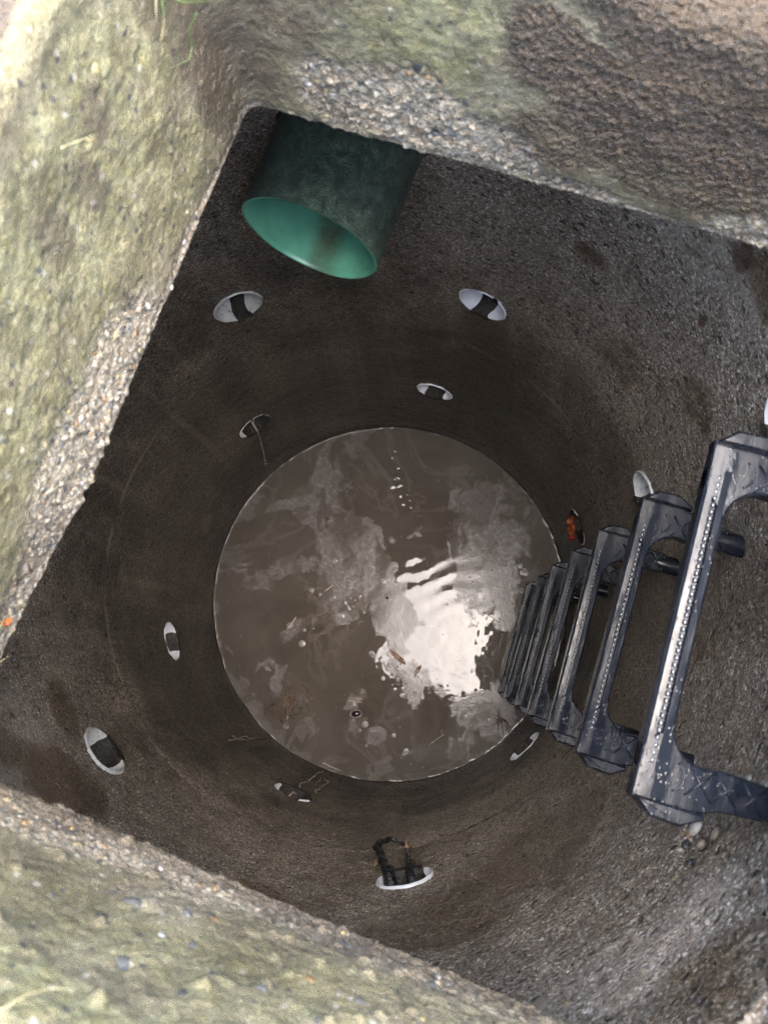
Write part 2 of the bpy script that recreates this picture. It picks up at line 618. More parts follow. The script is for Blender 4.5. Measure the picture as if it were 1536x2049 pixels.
# white sleeves through the chamber wall: angle, height
HR = 0.053
HOLES = [(113.6, 1.136), (62.4, 1.150), (12.0, 1.130), (-79.4, 1.131), (-142.3, 1.138), (165.2, 1.128),
         (126.6, 0.473), (73.2, 0.464), (16.6, 0.440), (-46.9, 0.404), (-111.8, 0.467), (-165.6, 0.469),
         (8.0, 1.760)]
PIPE_D = 0.215
PIPE_AX = rad(-111.4)
PIPE_E = Vector((0.001, 0.422, 1.640))

# ------------------------------------------------------------------ ground
def rounded_rect(o, rc, ns, nc):
    """points round the opening, grown outward by o; ns samples per side (4), nc per corner"""
    s0, s1, t0, t1 = S0 - o, S1 + o, T0 - o, T1 + o
    rc = max(rc + o, 0.001)
    pts = []
    sides = [((s0 + rc, t1), (s1 - rc, t1), (s1 - rc, t1 - rc), 90),
             ((s1, t1 - rc), (s1, t0 + rc), (s1 - rc, t0 + rc), 0),
             ((s1 - rc, t0), (s0 + rc, t0), (s0 + rc, t0 + rc), -90),
             ((s0, t0 + rc), (s0, t1 - rc), (s0 + rc, t1 - rc), 180)]
    for k, (a, b, c, a0) in enumerate(sides):
        u = np.linspace(0, 1, ns[k])
        pts.append(np.stack([a[0] + (b[0] - a[0]) * u, a[1] + (b[1] - a[1]) * u], 1))
        w = np.radians(a0 - 90 * (np.arange(1, nc + 1) / (nc + 1)))
        pts.append(np.stack([c[0] + rc * np.cos(w), c[1] + rc * np.sin(w)], 1))
    P = np.concatenate(pts)
    return np.stack([P[:, 0] * NX - P[:, 1] * NY, P[:, 0] * NY + P[:, 1] * NX], 1)


rows = []
for o in (0.150, 0.20, 0.26, 0.34, 0.45, 0.6, 0.9, 1.5, 3, 7, 18, 60, 300):
    p = rounded_rect(o, 0.05, (30, 30, 30, 30), 6)
    z = 2.235 + 0.012 * vnoise(np.concatenate([p * 6, np.zeros((len(p), 1))], 1), 5) * (1 if o < 20 else 0)
    rows.append(np.concatenate([p, z[:, None]], 1))
G = np.stack(rows)
ground = link(bpy.data.objects.new("ground", mesh_np("ground", G.reshape(-1, 3), grid_faces(G.shape[0], G.shape[1], True), M['ground'])))
ground["kind"] = "structure"

# grass on the ground round the collar
gb = MB()
rg = random.Random(3)
for k in range(5200):
    o = 0.155 + abs(rg.gauss(0, 0.30))
    ring = rounded_rect(o, 0.05, (60, 60, 60, 60), 12)
    x, y = ring[rg.randrange(len(ring))]
    x += rg.uniform(-.01, .01)
    y += rg.uniform(-.01, .01)
    a = rg.uniform(0, 6.28)
    h = rg.uniform(.03, .085)
    lean = rg.uniform(0.2, 0.9) * h
    w = rg.uniform(.001, .0022)
    dx, dy = math.cos(a), math.sin(a)
    # keep the blades from leaning over the opening
    b0 = (x - dy * w, y + dx * w, 2.228)
    b1 = (x + dy * w, y - dx * w, 2.228)
    m0 = (x + dx * lean * .35 - dy * w * .8, y + dy * lean * .35 + dx * w * .8, 2.23 + h * .6)
    m1 = (x + dx * lean * .35 + dy * w * .8, y + dy * lean * .35 - dx * w * .8, 2.23 + h * .6)
    gb.add([b0, b1, m1, m0, (x + dx * lean, y + dy * lean, 2.23 + h)], [(0, 1, 2, 3), (3, 2, 4)])
grass = gb.build("grass", M['grass'])
grass["kind"] = "stuff"
grass["label"] = "short green grass growing round the concrete collar"

# ------------------------------------------------------------------ water
def gauss2(X, Y, cx, cy, sx, sy=None, a=0.0):
    sy = sy or sx
    ca, sa = math.cos(rad(a)), math.sin(rad(a))
    u, v = (X - cx) * ca + (Y - cy) * sa, -(X - cx) * sa + (Y - cy) * ca
    return np.exp(-(u / sx) ** 2 - (v / sy) ** 2)


nr, na = 250, 1150
rr = np.concatenate([np.linspace(0.004, R - 0.012, nr), R - 0.012 + 0.0125 * np.sin(np.linspace(0, math.pi / 2, 9)[1:])])
th = np.linspace(0, 2 * math.pi, na, endpoint=False)
X = rr[:, None] * np.cos(th)
Y = rr[:, None] * np.sin(th)
P0 = np.stack([X, Y, np.zeros_like(X)], -1)
# slow sloshing ripples, stronger towards the sky's mirror image
Z = 0.00022 * fbm(P0 * 14, 3, 3)
lx, ly = X - 0.21, Y + 0.04
ph = (Y * 0.96 - X * 0.25) / 0.060 * 2 * math.pi + 2.6 * vnoise(P0 * 9, 9)
Z += 0.00034 * np.sin(ph) * (gauss2(X, Y, 0.20, 0.05, 0.17, 0.12, -10))
ph2 = (Y * 0.9 + X * 0.2) / 0.030 * 2 * math.pi + 2.5 * vnoise(P0 * 16, 19)
Z += 0.00190 * np.sin(ph2) * np.maximum(gauss2(X, Y, 0.03, 0.505, 0.045, 0.022), np.maximum(gauss2(X, Y, 0.03, 0.43, 0.026, 0.05), gauss2(X, Y, 0.075, 0.345, 0.045, 0.028))) * (0.4 + 0.9 * sstep(-.2, .5, vnoise(P0 * 60, 29)))
Z += 0.00016 * fbm(P0 * 34, 2, 23) * (gauss2(X, Y, 0.24, -0.15, 0.30))
# meniscus climbing the wall
edge = np.clip((rr - (R - 0.010)) / 0.0105, 0, 1)[:, None]
men = 0.0066 * (0.35 + 0.8 * vnoise(np.stack([np.cos(th) * 9, np.sin(th) * 9, 0 * th], -1), 41) + 0.5 * vnoise(np.stack([np.cos(th) * 40, np.sin(th) * 40, 0 * th], -1), 43))
Z += np.clip(men, 0.0006, 1)[None, :] * (1 - np.sqrt(np.clip(1 - edge ** 2, 0, 1)))
# scum film: torn swirling sheets
W1 = np.stack([fbm(P0 * 5 + 7.3, 4, 51), fbm(P0 * 5 + 1.9, 4, 61), 0 * X], -1)
f = fbm((P0 + 0.07 * W1) * 6.0, 5, 71, 0.55)
f2 = fbm((P0 + 0.05 * W1) * np.array([26, 15, 1.0]), 4, 81)
reg = np.zeros_like(X)
for cx, cy, sx, sy, a, k in [(-0.25, 0.33, 0.15, 0.10, 50, .9), (-0.13, 0.14, 0.14, 0.16, 0, 1.15), (-0.33, 0.11, 0.14, 0.06, 15, .9), (-0.46, 0.07, 0.09, 0.07, 0, .9),
                             (-0.30, -0.09, 0.14, 0.035, 30, .8), (-0.41, -0.24, 0.05, 0.10, 20, .85), (0.32, 0.16, 0.20, 0.17, 0, 1.0), (0.42, 0.0, 0.12, 0.2, 0, .8),
                             (0.24, 0.38, 0.14, 0.08, 30, .55), (0.06, -0.27, 0.07, 0.10, 20, .95), (-0.10, -0.40, 0.06, 0.10, 0, .9), (-0.03, -0.46, 0.08, 0.05, 0, .9),
                             (0.31, -0.38, 0.13, 0.08, 0, .85), (0.25, -0.49, 0.07, 0.05, 40, .9), (0.05, 0.02, 0.08, 0.05, 0, .5), (-0.17, 0.0, 0.10, 0.05, 0, .8),
                             (0.22, -0.2, 0.30, 0.26, 0, .35), (0.045, -0.10, 0.055, 0.13, 5, 1.05)]:
    reg = np.maximum(reg, k * gauss2(X, Y, cx, cy, sx, sy, a))
f3 = fbm((P0 + 0.035 * W1 + 0.02 * f[..., None]) * 21.0, 4, 75, 0.6)
film = sstep(0.27, 0.36, reg * 0.62 + 0.26 * f + 0.15 * f3)
film *= 0.35 + 0.65 * sstep(-0.45, 0.25, f2 + 0.5 * f3)
film = np.maximum(film, 0.55 * sstep(0.50, 0.60, f + 0.45 * f3))
# marbled threads drifting between the sheets
W2 = np.stack([fbm(P0 * 3 + 4.1, 3, 103), fbm(P0 * 3 + 8.7, 3, 107), 0 * X], -1)
thr = 1 - np.abs(fbm((P0 + 0.16 * W2 + 0.02 * W1) * np.array([9, 7, 1.0]), 4, 111, 0.55))
film = np.maximum(film, 0.34 * sstep(0.72, 0.98, thr) * sstep(-.5, .2, vnoise(P0 * 5, 113)))
# the sky mirror keeps mostly clear water with torn specks of film
film *= 1 - 0.85 * sstep(0.30, 0.6, gauss2(X, Y, 0.265, -0.18, 0.165)) * sstep(0.55, 0.1, fbm((P0 + .03 * W1) * 34, 3, 97))
Z += 0.0004 * film
V = np.concatenate([np.stack([X, Y, Z], -1).reshape(-1, 3), [[0, 0, 0.0]]])
F = grid_faces(len(rr), na, True)
me = mesh_np("water", V, F, M['water'], {"film": np.append(film.ravel(), 0)})
water = link(bpy.data.objects.new("water", me))
water["kind"] = "structure"
water["label"] = "brown muddy water with torn grey scum at the chamber bottom"
del V, F

# ------------------------------------------------------------------ chamber
chamber = empty("drainage_chamber", "round dark wet precast concrete chamber below the square opening", "manhole", (0, 0, -0.25))


def angd(a, b):
    return (a - b + 180) % 360 - 180


WETS = [(-139, 1.33, 9, .11, 1), (-148, 1.45, 5, .06, .8), (-152, 1.2, 7, .05, .9), (60.5, 0.98, 7, .13, .9), (18.6, 1.52, 5, .05, .8), (33, 1.35, 5, .07, .7),
        (-56, 1.30, 14, .22, .75), (-70, 1.40, 16, .16, .7), (20, 1.0, 8, .2, .6), (45, 1.54, 4, .04, .6), (22, 1.84, 5, .05, 1), (-105, 1.35, 16, .15, .8),
        (-30, 1.2, 10, .4, .5), (-10, 1.3, 12, .4, .5), (-46, 2.0, 9, .10, .7), (-38, 1.62, 6, .06, .5), (-6, 1.75, 8, .12, .4)]
RUST = [(27.1, 1.82, 1.8, .03, .8), (26.1, 1.666, 1.0, .022, .8), (45.6, 1.545, 3.5, .02, .55), (-30, 0.98, 4, .05, .3), (50, 0.30, 14, .05, .3)]
PALE = [(27, 1.80, 7, .04, .7), (36, 1.74, 16, .05, .45), (-50, 1.85, 11, .05, .6), (-57, 1.80, 9, .04, .5), (-147, 1.42, 16, .17, 1.0), (158, .25, 4, .05, .35), (-165, 1.2, 10, .15, .3)]


def ring(name, z0, z1, dr, seed, dz=0.004):
    nz = int((z1 - z0) / dz) + 1
    nu = 956
    zz = np.linspace(z0, z1, nz)
    tt = np.linspace(-math.pi, math.pi, nu, endpoint=False)
    T, Zg = np.meshgrid(tt, zz)
    P = np.stack([R * np.cos(T), R * np.sin(T), Zg], -1)
    d = 0.0022 * fbm(P * 5, 3, seed) + 0.0016 * fbm(P * 30, 3, seed + 5) + 0.0009 * vnoise(P * 110, seed + 8)
    # horizontal casting and brushing marks
    d += 0.0010 * vnoise(np.stack([P[..., 0] * 3, P[..., 1] * 3, Zg * 95], -1), seed + 11) * sstep(1.5, 0.3, Zg)
    wd, wv = worley(P * 52, seed + 20)
    d += 0.0055 * np.where(wv > 0.88, sstep(0.33, 0.1, wd), 0)
    # rounded lip at the joint
    for ze, w in ((Z_JOINT, 0.007),):
        d += 0.0030 * np.exp(-(np.abs(Zg - ze) / w) ** 1.5) * (0.5 + 0.9 * vnoise(P * 9, seed + 31))
    deg = np.degrees(T)
    # broken-out patch where the uppermost step was set
    br = np.exp(-(angd(deg, -39.5) / 3.6) ** 2 - ((Zg - 1.735) / 0.05) ** 2)
    brk = sstep(0.35, 0.7, br + 0.25 * vnoise(P * 60, seed + 40))
    d += brk * (0.010 + 0.006 * vnoise(P * 90, seed + 41))
    rad_ = R + dr + d
    keep = np.ones((nz - 1, nu), bool)
    rx, zx = rad_.copy(), Zg.copy()
    for ha, hz in HOLES:
        if not (z0 - .1 < hz < z1 + .1):
            continue
        u = np.radians(angd(deg, ha)) * R
        v = Zg - hz
        q = np.hypot(u, v)
        ins = q < HR
        a = ins
        b = np.roll(ins, -1, 1)
        cell = a[:-1] | b[:-1] | a[1:] | b[1:]
        keep &= ~cell
        near = np.zeros_like(ins)
        near[:-1] |= cell
        near[1:] |= cell
        near[:-1] |= np.roll(cell, 1, 1)
        near[1:] |= np.roll(cell, 1, 1)
        near &= ~ins
        k = np.where(near, HR / np.maximum(q, 1e-6), 1.0)
        T = np.where(near, np.radians(ha) + u * k / R, T)
        zx = np.where(near, hz + v * k, zx)
    V = np.stack([rad_ * np.cos(T), rad_ * np.sin(T), zx], -1)
    wet = np.zeros_like(T)
    rust = np.zeros_like(T)
    pale = np.zeros_like(T)
    n1 = fbm(P * 13, 4, 131)
    for L, A in ((WETS, wet), (RUST, rust), (PALE, pale)):
        for a, z, sa, sz, k in L:
            g = np.exp(-(angd(deg, a) / sa) ** 2 - ((Zg - z) / sz) ** 2)
            A[...] = np.maximum(A, k * sstep(0.30, 0.62, g + 0.20 * n1))
    # lime line along the joint, tide marks above the water
    pale = np.maximum(pale, 1.0 * np.exp(-((Zg - Z_JOINT - .004) / .005) ** 2) * sstep(0.0, 0.5, fbm(P * 7, 3, 141) + .25))
    for zt in (0.045, 0.11, 0.30):
        pale = np.maximum(pale, 0.22 * np.exp(-((Zg - zt - .012 * n1) / .006) ** 2) * sstep(-.3, .6, fbm(P * 11, 3, 143)))
    lr = fbm(np.stack([P[..., 0] * 30, P[..., 1] * 30, Zg * .8], -1), 3, 145)
    pale = np.maximum(pale, 0.28 * sstep(0.55, 0.95, lr) * sstep(.2, .6, Zg))
    for ha, hz in HOLES:          # drip stains below the sleeves
        g = np.exp(-(angd(deg, ha) / 4.2) ** 2) * sstep(hz - .42, hz - .06, Zg) * (Zg < hz - .02)
        wet = np.maximum(wet, 0.55 * sstep(0.3, 0.75, g + 0.22 * n1))
    wet = np.maximum(wet, sstep(0.13, 0.02, Zg + 0.03 * n1))
    lean = 0.34 * np.cos(np.radians(deg - 120))      # dark tone raised on the far side, painting in its shade
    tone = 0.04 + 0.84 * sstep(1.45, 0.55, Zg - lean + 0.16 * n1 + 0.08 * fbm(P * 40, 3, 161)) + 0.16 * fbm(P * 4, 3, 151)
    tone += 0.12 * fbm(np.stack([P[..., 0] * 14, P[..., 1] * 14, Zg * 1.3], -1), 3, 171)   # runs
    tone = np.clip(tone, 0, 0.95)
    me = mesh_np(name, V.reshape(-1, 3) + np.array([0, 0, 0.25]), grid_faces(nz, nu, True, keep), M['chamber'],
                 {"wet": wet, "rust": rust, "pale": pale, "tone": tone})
    me.flip_normals()
    return link(bpy.data.objects.new(name, me), chamber)


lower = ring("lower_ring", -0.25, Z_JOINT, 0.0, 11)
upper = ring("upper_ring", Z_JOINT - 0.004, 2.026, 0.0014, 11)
nu = 240
ta = np.linspace(-math.pi, math.pi, nu, endpoint=False)
rows = [np.stack([(R + o) * np.cos(ta), (R + o) * np.sin(ta), np.full(nu, 2.0262 + .25)], 1) for o in (-.001, .02, .05, .09, .14)]
rim_v = np.stack(rows)
zero = np.zeros(5 * nu)
me = mesh_np("ring_top", rim_v.reshape(-1, 3), grid_faces(5, nu, True), M['chamber'], {"wet": zero + .3, "rust": zero, "pale": zero, "tone": zero + .15})
link(bpy.data.objects.new("ring_top", me), chamber)

# ------------------------------------------------------------------ pebbles
def ico_variants():
    import bmesh
    out = []
    for k in range(6):
        bm = bmesh.new()
        bmesh.ops.create_icosphere(bm, subdivisions=2, radius=1.0)
        r = random.Random(50 + k)
        sx, sy, sz = r.uniform(.85, 1.2), r.uniform(.6, .9), r.uniform(.45, .7)
        ph = [r.uniform(0, 6) for _ in range(6)]
        V = []
        for v in bm.verts:
            c = v.co
            w = 1 + .12 * math.sin(2.3 * c.x + ph[0]) + .10 * math.sin(2.9 * c.y + ph[1]) + .08 * math.sin(3.7 * c.z + ph[2] + c.x)
            v.co = Vector((c.x * sx, c.y * sy, c.z * sz)) * w
            V.append(v.co.copy())
        for f in bm.faces:
            f.smooth = True
        out.append(bm)
    return out


ICO = ico_variants()
PM = {}


def pebble(loc, normal, size, colour, parent, rnd, ploc=(0, 0, 0), name="pebble"):
    k = rnd.randrange(6)
    key = (k, colour)
    if key not in PM:
        me = bpy.data.meshes.new("pebble")
        ICO[k].to_mesh(me)
        me.materials.append(PEB[colour])
        PM[key] = me
    o = bpy.data.objects.new(name, PM[key])
    link(o, parent)
    q = Vector(normal).to_track_quat('Z', 'Y')
    from mathutils import Quaternion
    o.rotation_mode = 'QUATERNION'
    o.rotation_quaternion = q @ Quaternion((0, 0, 1), rnd.uniform(0, 6.28))
    o.location = Vector(loc) - Vector(ploc)
    o.scale = (size,) * 3
    return o


rp = random.Random(99)
for a, z, s, c in [(-38.3, 1.697, .013, 'white'), (-39.2, 1.690, .009, 'orange'), (-40.3, 1.702, .010, 'dark'), (-43.8, 1.752, .009, 'yellow'), (-37.5, 1.753, .011, 'tan'),
                   (-38.2, 1.796, .008, 'dark'), (-41.5, 1.619, .007, 'orange'), (-30.2, 1.734, .006, 'orange'), (-30.9, 1.761, .007, 'white'), (-59.6, 1.813, .008, 'yellow'),
                   (-50.9, 1.861, .009, 'white'), (-57.8, 1.836, .007, 'dark'), (-40.3, 1.788, .008, 'grey'), (-43.6, 1.717, .007, 'tan'), (-39.3, 1.735, .009, 'tan'),
                   (-41.6, 1.742, .007, 'dark'), (-36.6, 1.725, .008, 'grey'), (-38.9, 1.772, .006, 'tan'), (-42.4, 1.77, .006, 'grey'), (-52, 1.80, .005, 'dark'), (-55, 1.84, .006, 'tan'),
                   (-48.0, 1.92, .006, 'tan'), (-44.0, 1.95, .005, 'grey')]:
    p = wall_pt(a, z, R + .004 + s * .05 + .004 * math.exp(-((a + 39.5) / 3.6) ** 2 - ((z - 1.735) / .05) ** 2))
    pebble(p, (-p.x, -p.y, 0), s * .8, c, upper, rp, (0, 0, -0.25))

# ------------------------------------------------------------------ collar with the square opening
collar = empty("concrete_collar", "thick mossy concrete collar framing the square opening", "collar", (0, 0, Z_SLAB))
prof = [(0.62, Z_SLAB), (0.40, Z_SLAB), (0.25, Z_SLAB), (0.15, Z_SLAB), (0.08, Z_SLAB), (0.04, Z_SLAB), (0.02, Z_SLAB)]
prof += [(o, Z_SLAB) for o in np.linspace(0.014, 0.005, 5)]
rb = 0.004
prof += [(rb - rb * math.sin(a), Z_SLAB + rb - rb * math.cos(a)) for a in np.linspace(0.2, math.pi / 2, 4)]
rt = 0.018
face = np.linspace(Z_SLAB + rb + 0.001, Z_TOP - rt, 125)
FL = 0.010
prof += [(FL * ((z - Z_SLAB) / (Z_TOP - Z_SLAB)) ** 1.5, z) for z in face]
o0 = prof[-1][0]
prof += [(o0 + rt - rt * math.cos(a), Z_TOP - rt + rt * math.sin(a)) for a in np.linspace(0.03, math.pi / 2, 30)]
prof += [(o, Z_TOP) for o in np.linspace(o0 + rt + 0.002, 0.135, 40)]
prof += [(0.150, Z_TOP - 0.008), (0.156, Z_TOP - 0.03), (0.158, 2.20), (0.158, 2.05)]
NSD = (360, 70, 360, 360)
NCR = 22
C = []
for o, z in prof:
    k = min(max((z - Z_SLAB) / (Z_TOP - Z_SLAB), 0), 1)
    p = rounded_rect(o, 0.014 + 0.05 * k ** 1.3, NSD, NCR)
    C.append(np.concatenate([p, np.full((len(p), 1), z)], 1))
C = np.stack(C)                                     # (profile, perimeter, 3)
# smooth outward normals of the swept surface
du = np.roll(C, -1, 1) - np.roll(C, 1, 1)
dv = np.gradient(C, axis=0)
Nn = np.cross(du, dv)
Nn /= np.maximum(np.linalg.norm(Nn, axis=-1, keepdims=True), 1e-9)
ctr = np.array([*st_xy((S0 + S1) / 2, 0), 2.15])
mid = len(prof) // 2
if ((C[40, 100] - ctr) * Nn[40, 100]).sum() > 0:
    Nn = -Nn                                        # point into the opening
Sg = C[..., 0] * NX + C[..., 1] * NY
Tg = -C[..., 0] * NY + C[..., 1] * NX
Zg = C[..., 2]
onL = sstep(S0 + .035, S0 + .01, Sg) * (np.abs(Tg) < T1 + .2)
onT = sstep(T1 - .02, T1 - .005, Tg)
onB = sstep(T0 + .02, T0 + .005, Tg)
n8, n20 = fbm(C * 9, 4, 301), fbm(C * 24, 4, 311)


def blobs(lst, A, on, U):
    for u, z, su, sz, k in lst:
        g = np.exp(-((U - u) / su) ** 2 - ((Zg - z) / sz) ** 2)
        np.maximum(A, on * k * sstep(0.28, 0.60, g + 0.16 * n8 + 0.08 * n20), out=A)


agg = np.zeros_like(Zg)
wet = np.zeros_like(Zg)
moss = np.zeros_like(Zg)
dirt = np.zeros_like(Zg)
blobs([(0.02, 2.06, .10, .055, 1), (-0.06, 2.065, .09, .055, 1), (-0.15, 2.05, .09, .030, 1), (0.15, 2.03, .09, .016, .8), (-.22, 2.05, .08, .025, .9)], agg, onL, Tg)
blobs([(-0.01, 2.075, .04, .050, 1), (0.05, 2.085, .06, .055, 1), (0.13, 2.06, .06, .045, 1), (0.20, 2.04, .06, .014, .9), (0.37, 2.045, .045, .030, 1), (0.45, 2.05, .06, .03, .9)], agg, onT, Sg)
blobs([(0.0, 2.075, .10, .035, .8), (0.12, 2.06, .10, .022, .8), (0.25, 2.06, .10, .028, .8), (0.36, 2.05, .10, .03, .7)], agg, onB, Sg)
agg = np.maximum(agg, 0.75 * sstep(Z_SLAB + .016, Z_SLAB + .004, Zg + .006 * n20))
agg = np.maximum(agg, 0.4 * onB * sstep(.1, .5, n8))
blobs([(0.17, 2.20, .05, .06, 1), (0.24, 2.17, .08, .10, 1), (0.33, 2.17, .10, .10, 1), (0.44, 2.17, .12, .11, 1), (0.20, 2.10, .06, .045, .75), (0.30, 2.085, .08, .035, .8), (0.28, 2.27, .12, .06, 1), (0.45, 2.28, .14, .06, 1)], wet, onT, Sg)
blobs([(0.30, 2.10, .03, .12, .35)], wet, onL, Tg)
blobs([(0.065, 2.16, .06, .055, 1), (0.10, 2.20, .045, .05, 1), (-.02, 2.20, .05, .04, .5), (0.16, 2.09, .035, .02, .6), (0.27, 2.10, .05, .025, .5)], moss, onT, Sg)
blobs([(0.17, 2.20, .12, .08, 1), (0.05, 2.20, .10, .08, 1), (0.07, 2.13, .12, .06, .95), (-.06, 2.17, .10, .09, 1), (-.18, 2.16, .10, .09, .95), (0.2, 2.10, .06, .05, .8)], moss, onL, Tg)
blobs([(0.1, 2.18, .14, .05, .7), (0.25, 2.15, .12, .05, .8), (0.05, 2.26, .12, .04, 1), (0.35, 2.15, .1, .07, .7), (.22, 2.25, .10, .05, .6)], moss, onB, Sg)
moss = np.maximum(moss, 0.6 * sstep(Z_TOP - .03, Z_TOP - .005, Zg))
moss *= 1 - 0.75 * agg
blobs([(-0.05, 2.20, .06, .07, .55), (-0.09, 2.12, .03, .08, .45), (-0.02, 2.25, .08, .04, .7)], dirt, onT, Sg)  # corner shadow painted into the brown dirt, here and on the left face
blobs([(0.29, 2.15, .035, .12, .5), (0.27, 2.22, .03, .04, .6), (0.17, 2.215, .02, .02, .55), (0.13, 2.19, .018, .025, .55), (0.08, 2.20, .02, .03, .5)], dirt, onL, Tg)
dirt = np.maximum(dirt, 0.95 * sstep(S0 - .020, S0 - .028, Sg + .006 * n20) * sstep(Z_TOP - .02, Z_TOP - .006, Zg))
dirt = np.maximum(dirt, 0.55 * onB * sstep(Z_SLAB + .05, Z_SLAB + .01, Zg + .03 * n8 + .012 * n20))
dirt = np.maximum(dirt, 0.35 * sstep(Z_SLAB + .03, Z_SLAB + .006, Zg + .01 * n20) * onL * sstep(.0, .25, Tg))
# relief: hollows, pop-outs, exposed gravel, ragged lower arris
vis = sstep(Z_SLAB - .001, Z_SLAB + .004, Zg)
d = 0.0035 * fbm(C * 7, 3, 321) + 0.0010 * fbm(C * 45, 3, 331) + 0.0009 * vnoise(C * 230, 337) + 0.0005 * vnoise(C * 420, 338)
wd, wv = worley(C * 120, 341)
d += agg * (0.0030 * sstep(0.62, 0.1, wd) * (0.4 + wv) - 0.0022)
wd2, wv2 = worley(C * 60, 351)
d -= np.where(wv2 > 0.9, 0.005 * sstep(0.35, 0.1, wd2), 0)
d += onB * np.where(wv2 < 0.28, 0.0045 * sstep(0.45, 0.05, wd2), 0)
wd3, _ = worley(C * 230, 361)
d += wet * (0.0018 * (0.5 - wd3) * 2 + 0.0010 * vnoise(C * 190, 367))
d -= 0.0035 * sstep(.1, .6, fbm(C * 60, 3, 371)) * sstep(Z_SLAB + .014, Z_SLAB + .002, Zg)
Cd = C + Nn * (d * vis)[..., None]
kb = 0.011 * onL * sstep(-.06, -.24, Tg) * sstep(2.13, 2.04, Zg)
Cd[..., 0] -= NX * kb
Cd[..., 1] -= NY * kb
# far side sloped down towards its right end, shape added to catch sky sheen
Cd[..., 2] -= 0.060 * sstep(T1 - .03, T1 - .005, Tg) * sstep(0.08, 0.26, Sg) * sstep(T1 + .085, T1 + .01, Tg) * sstep(2.16, 2.275, Zg)
me = mesh_np("opening_frame", Cd.reshape(-1, 3) - np.array([0, 0, Z_SLAB]), grid_faces(C.shape[0], C.shape[1], True), M['collar'],
             {"moss": moss, "agg": agg, "wet": wet, "dirt": dirt})
frame = link(bpy.data.objects.new("opening_frame", me), collar)

# stones standing out of the collar
Ff = Cd.reshape(-1, 3)
Nf = Nn.reshape(-1, 3)


def collar_stone(s, t, z, size, colour):
    x, y = st_xy(s, t)
    i = int(np.argmin(((Ff - np.array([x, y, z])) ** 2).sum(1)))
    p = Vector(Ff[i]) - Vector(Nf[i]) * size * 0.42
    pebble(p, Nf[i], size, colour, collar, rp, (0, 0, Z_SLAB))


for s, z, size, c in [(0.103, 2.195, .013, 'dark'), (0.118, 2.20, .008, 'grey'), (0.147, 2.107, .0055, 'orange'), (0.190, 2.052, .005, 'orange'), (0.225, 2.140, .006, 'orange'), (0.102, 2.118, .004, 'white'),
                      (0.09, 2.128, .009, 'grey'), (0.075, 2.125, .009, 'grey'), (0.063, 2.101, .006, 'grey'), (0.128, 2.112, .006, 'grey'), (0.14, 2.10, .006, 'dark'), (0.05, 2.165, .007, 'grey'),
                      (0.085, 2.165, .005, 'dark'), (0.07, 2.17, .005, 'tan'), (0.146, 2.15, .006, 'grey'), (0.165, 2.175, .004, 'tan'), (0.02, 2.12, .008, 'grey'), (0.01, 2.07, .007, 'grey'), (0.0, 2.10, .006, 'tan'),
                      (0.24, 2.08, .006, 'grey'), (0.27, 2.10, .005, 'dark'), (0.31, 2.07, .007, 'grey'), (0.34, 2.10, .008, 'dark'), (0.28, 2.06, .004, 'tan'), (0.20, 2.09, .005, 'tan'), (0.17, 2.06, .006, 'grey'),
                      (0.13, 2.055, .004, 'orange'), (0.11, 2.07, .004, 'tan'), (0.16, 2.21, .005, 'dark'), (0.2, 2.17, .005, 'grey'), (0.26, 2.14, .006, 'grey'), (0.125, 2.155, .0045, 'white'), (0.30, 2.13, .004, 'yellow')]:
    collar_stone(s, T0 - .003, z, size, c)
for t, z, size, c in [(0.02, 2.06, .005, 'grey'), (0.0, 2.05, .006, 'grey'), (-0.03, 2.08, .006, 'dark'), (0.05, 2.07, .004, 'orange'), (-0.05, 2.06, .004, 'orange'), (-0.08, 2.05, .006, 'grey'),
                      (-0.075, 2.09, .006, 'grey'), (-0.12, 2.06, .006, 'dark'), (-0.13, 2.045, .004, 'dark'), (-0.17, 2.05, .005, 'tan'), (0.04, 2.05, .004, 'white'), (0.155, 2.21, .0045, 'yellow'),
                      (0.19, 2.235, .005, 'yellow'), (-0.04, 2.11, .005, 'yellow'), (-0.10, 2.11, .005, 'tan'), (0.02, 2.085, .005, 'tan'), (0.13, 2.03, .004, 'white')]:
    collar_stone(S0 - .003, t, z, size, c)
for s, z, size, c in [(0.028, 2.069, .004, 'orange'), (0.05, 2.085, .005, 'grey'), (0.08, 2.06, .005, 'dark'), (0.094, 2.07, .006, 'grey'), (0.12, 2.055, .004, 'orange'), (0.15, 2.07, .005, 'tan'),
                      (0.165, 2.05, .005, 'orange'), (0.064, 2.134, .008, 'dark'), (0.026, 2.146, .007, 'yellow'), (0.11, 2.11, .005, 'dark'), (0.0, 2.06, .004, 'grey'), (0.10, 2.09, .005, 'dark'), (-0.02, 2.07, .005, 'grey'),
                      (0.13, 2.045, .004, 'white'), (0.36, 2.05, .005, 'tan'), (0.40, 2.05, .005, 'orange'), (0.07, 2.05, .004, 'white')]:
    collar_stone(s, T1 + .003, z, size, c)
for k in range(150):                                # small gravel in the worn patches
    i = rp.randrange(len(Ff))
    tries = 0
    while (agg.ravel()[i] < 0.8 or Ff[i, 2] > 2.13 or Ff[i, 2] < Z_SLAB + .006) and tries < 4000:
        i = rp.randrange(len(Ff))
        tries += 1
    sz = rp.uniform(.002, .0042)
    pebble(Vector(Ff[i]) - Vector(Nf[i]) * sz * .2, Nf[i], sz, rp.choice(['tan', 'tan', 'white', 'grey', 'grey', 'dark', 'orange', 'yellow']), collar, rp, (0, 0, Z_SLAB))

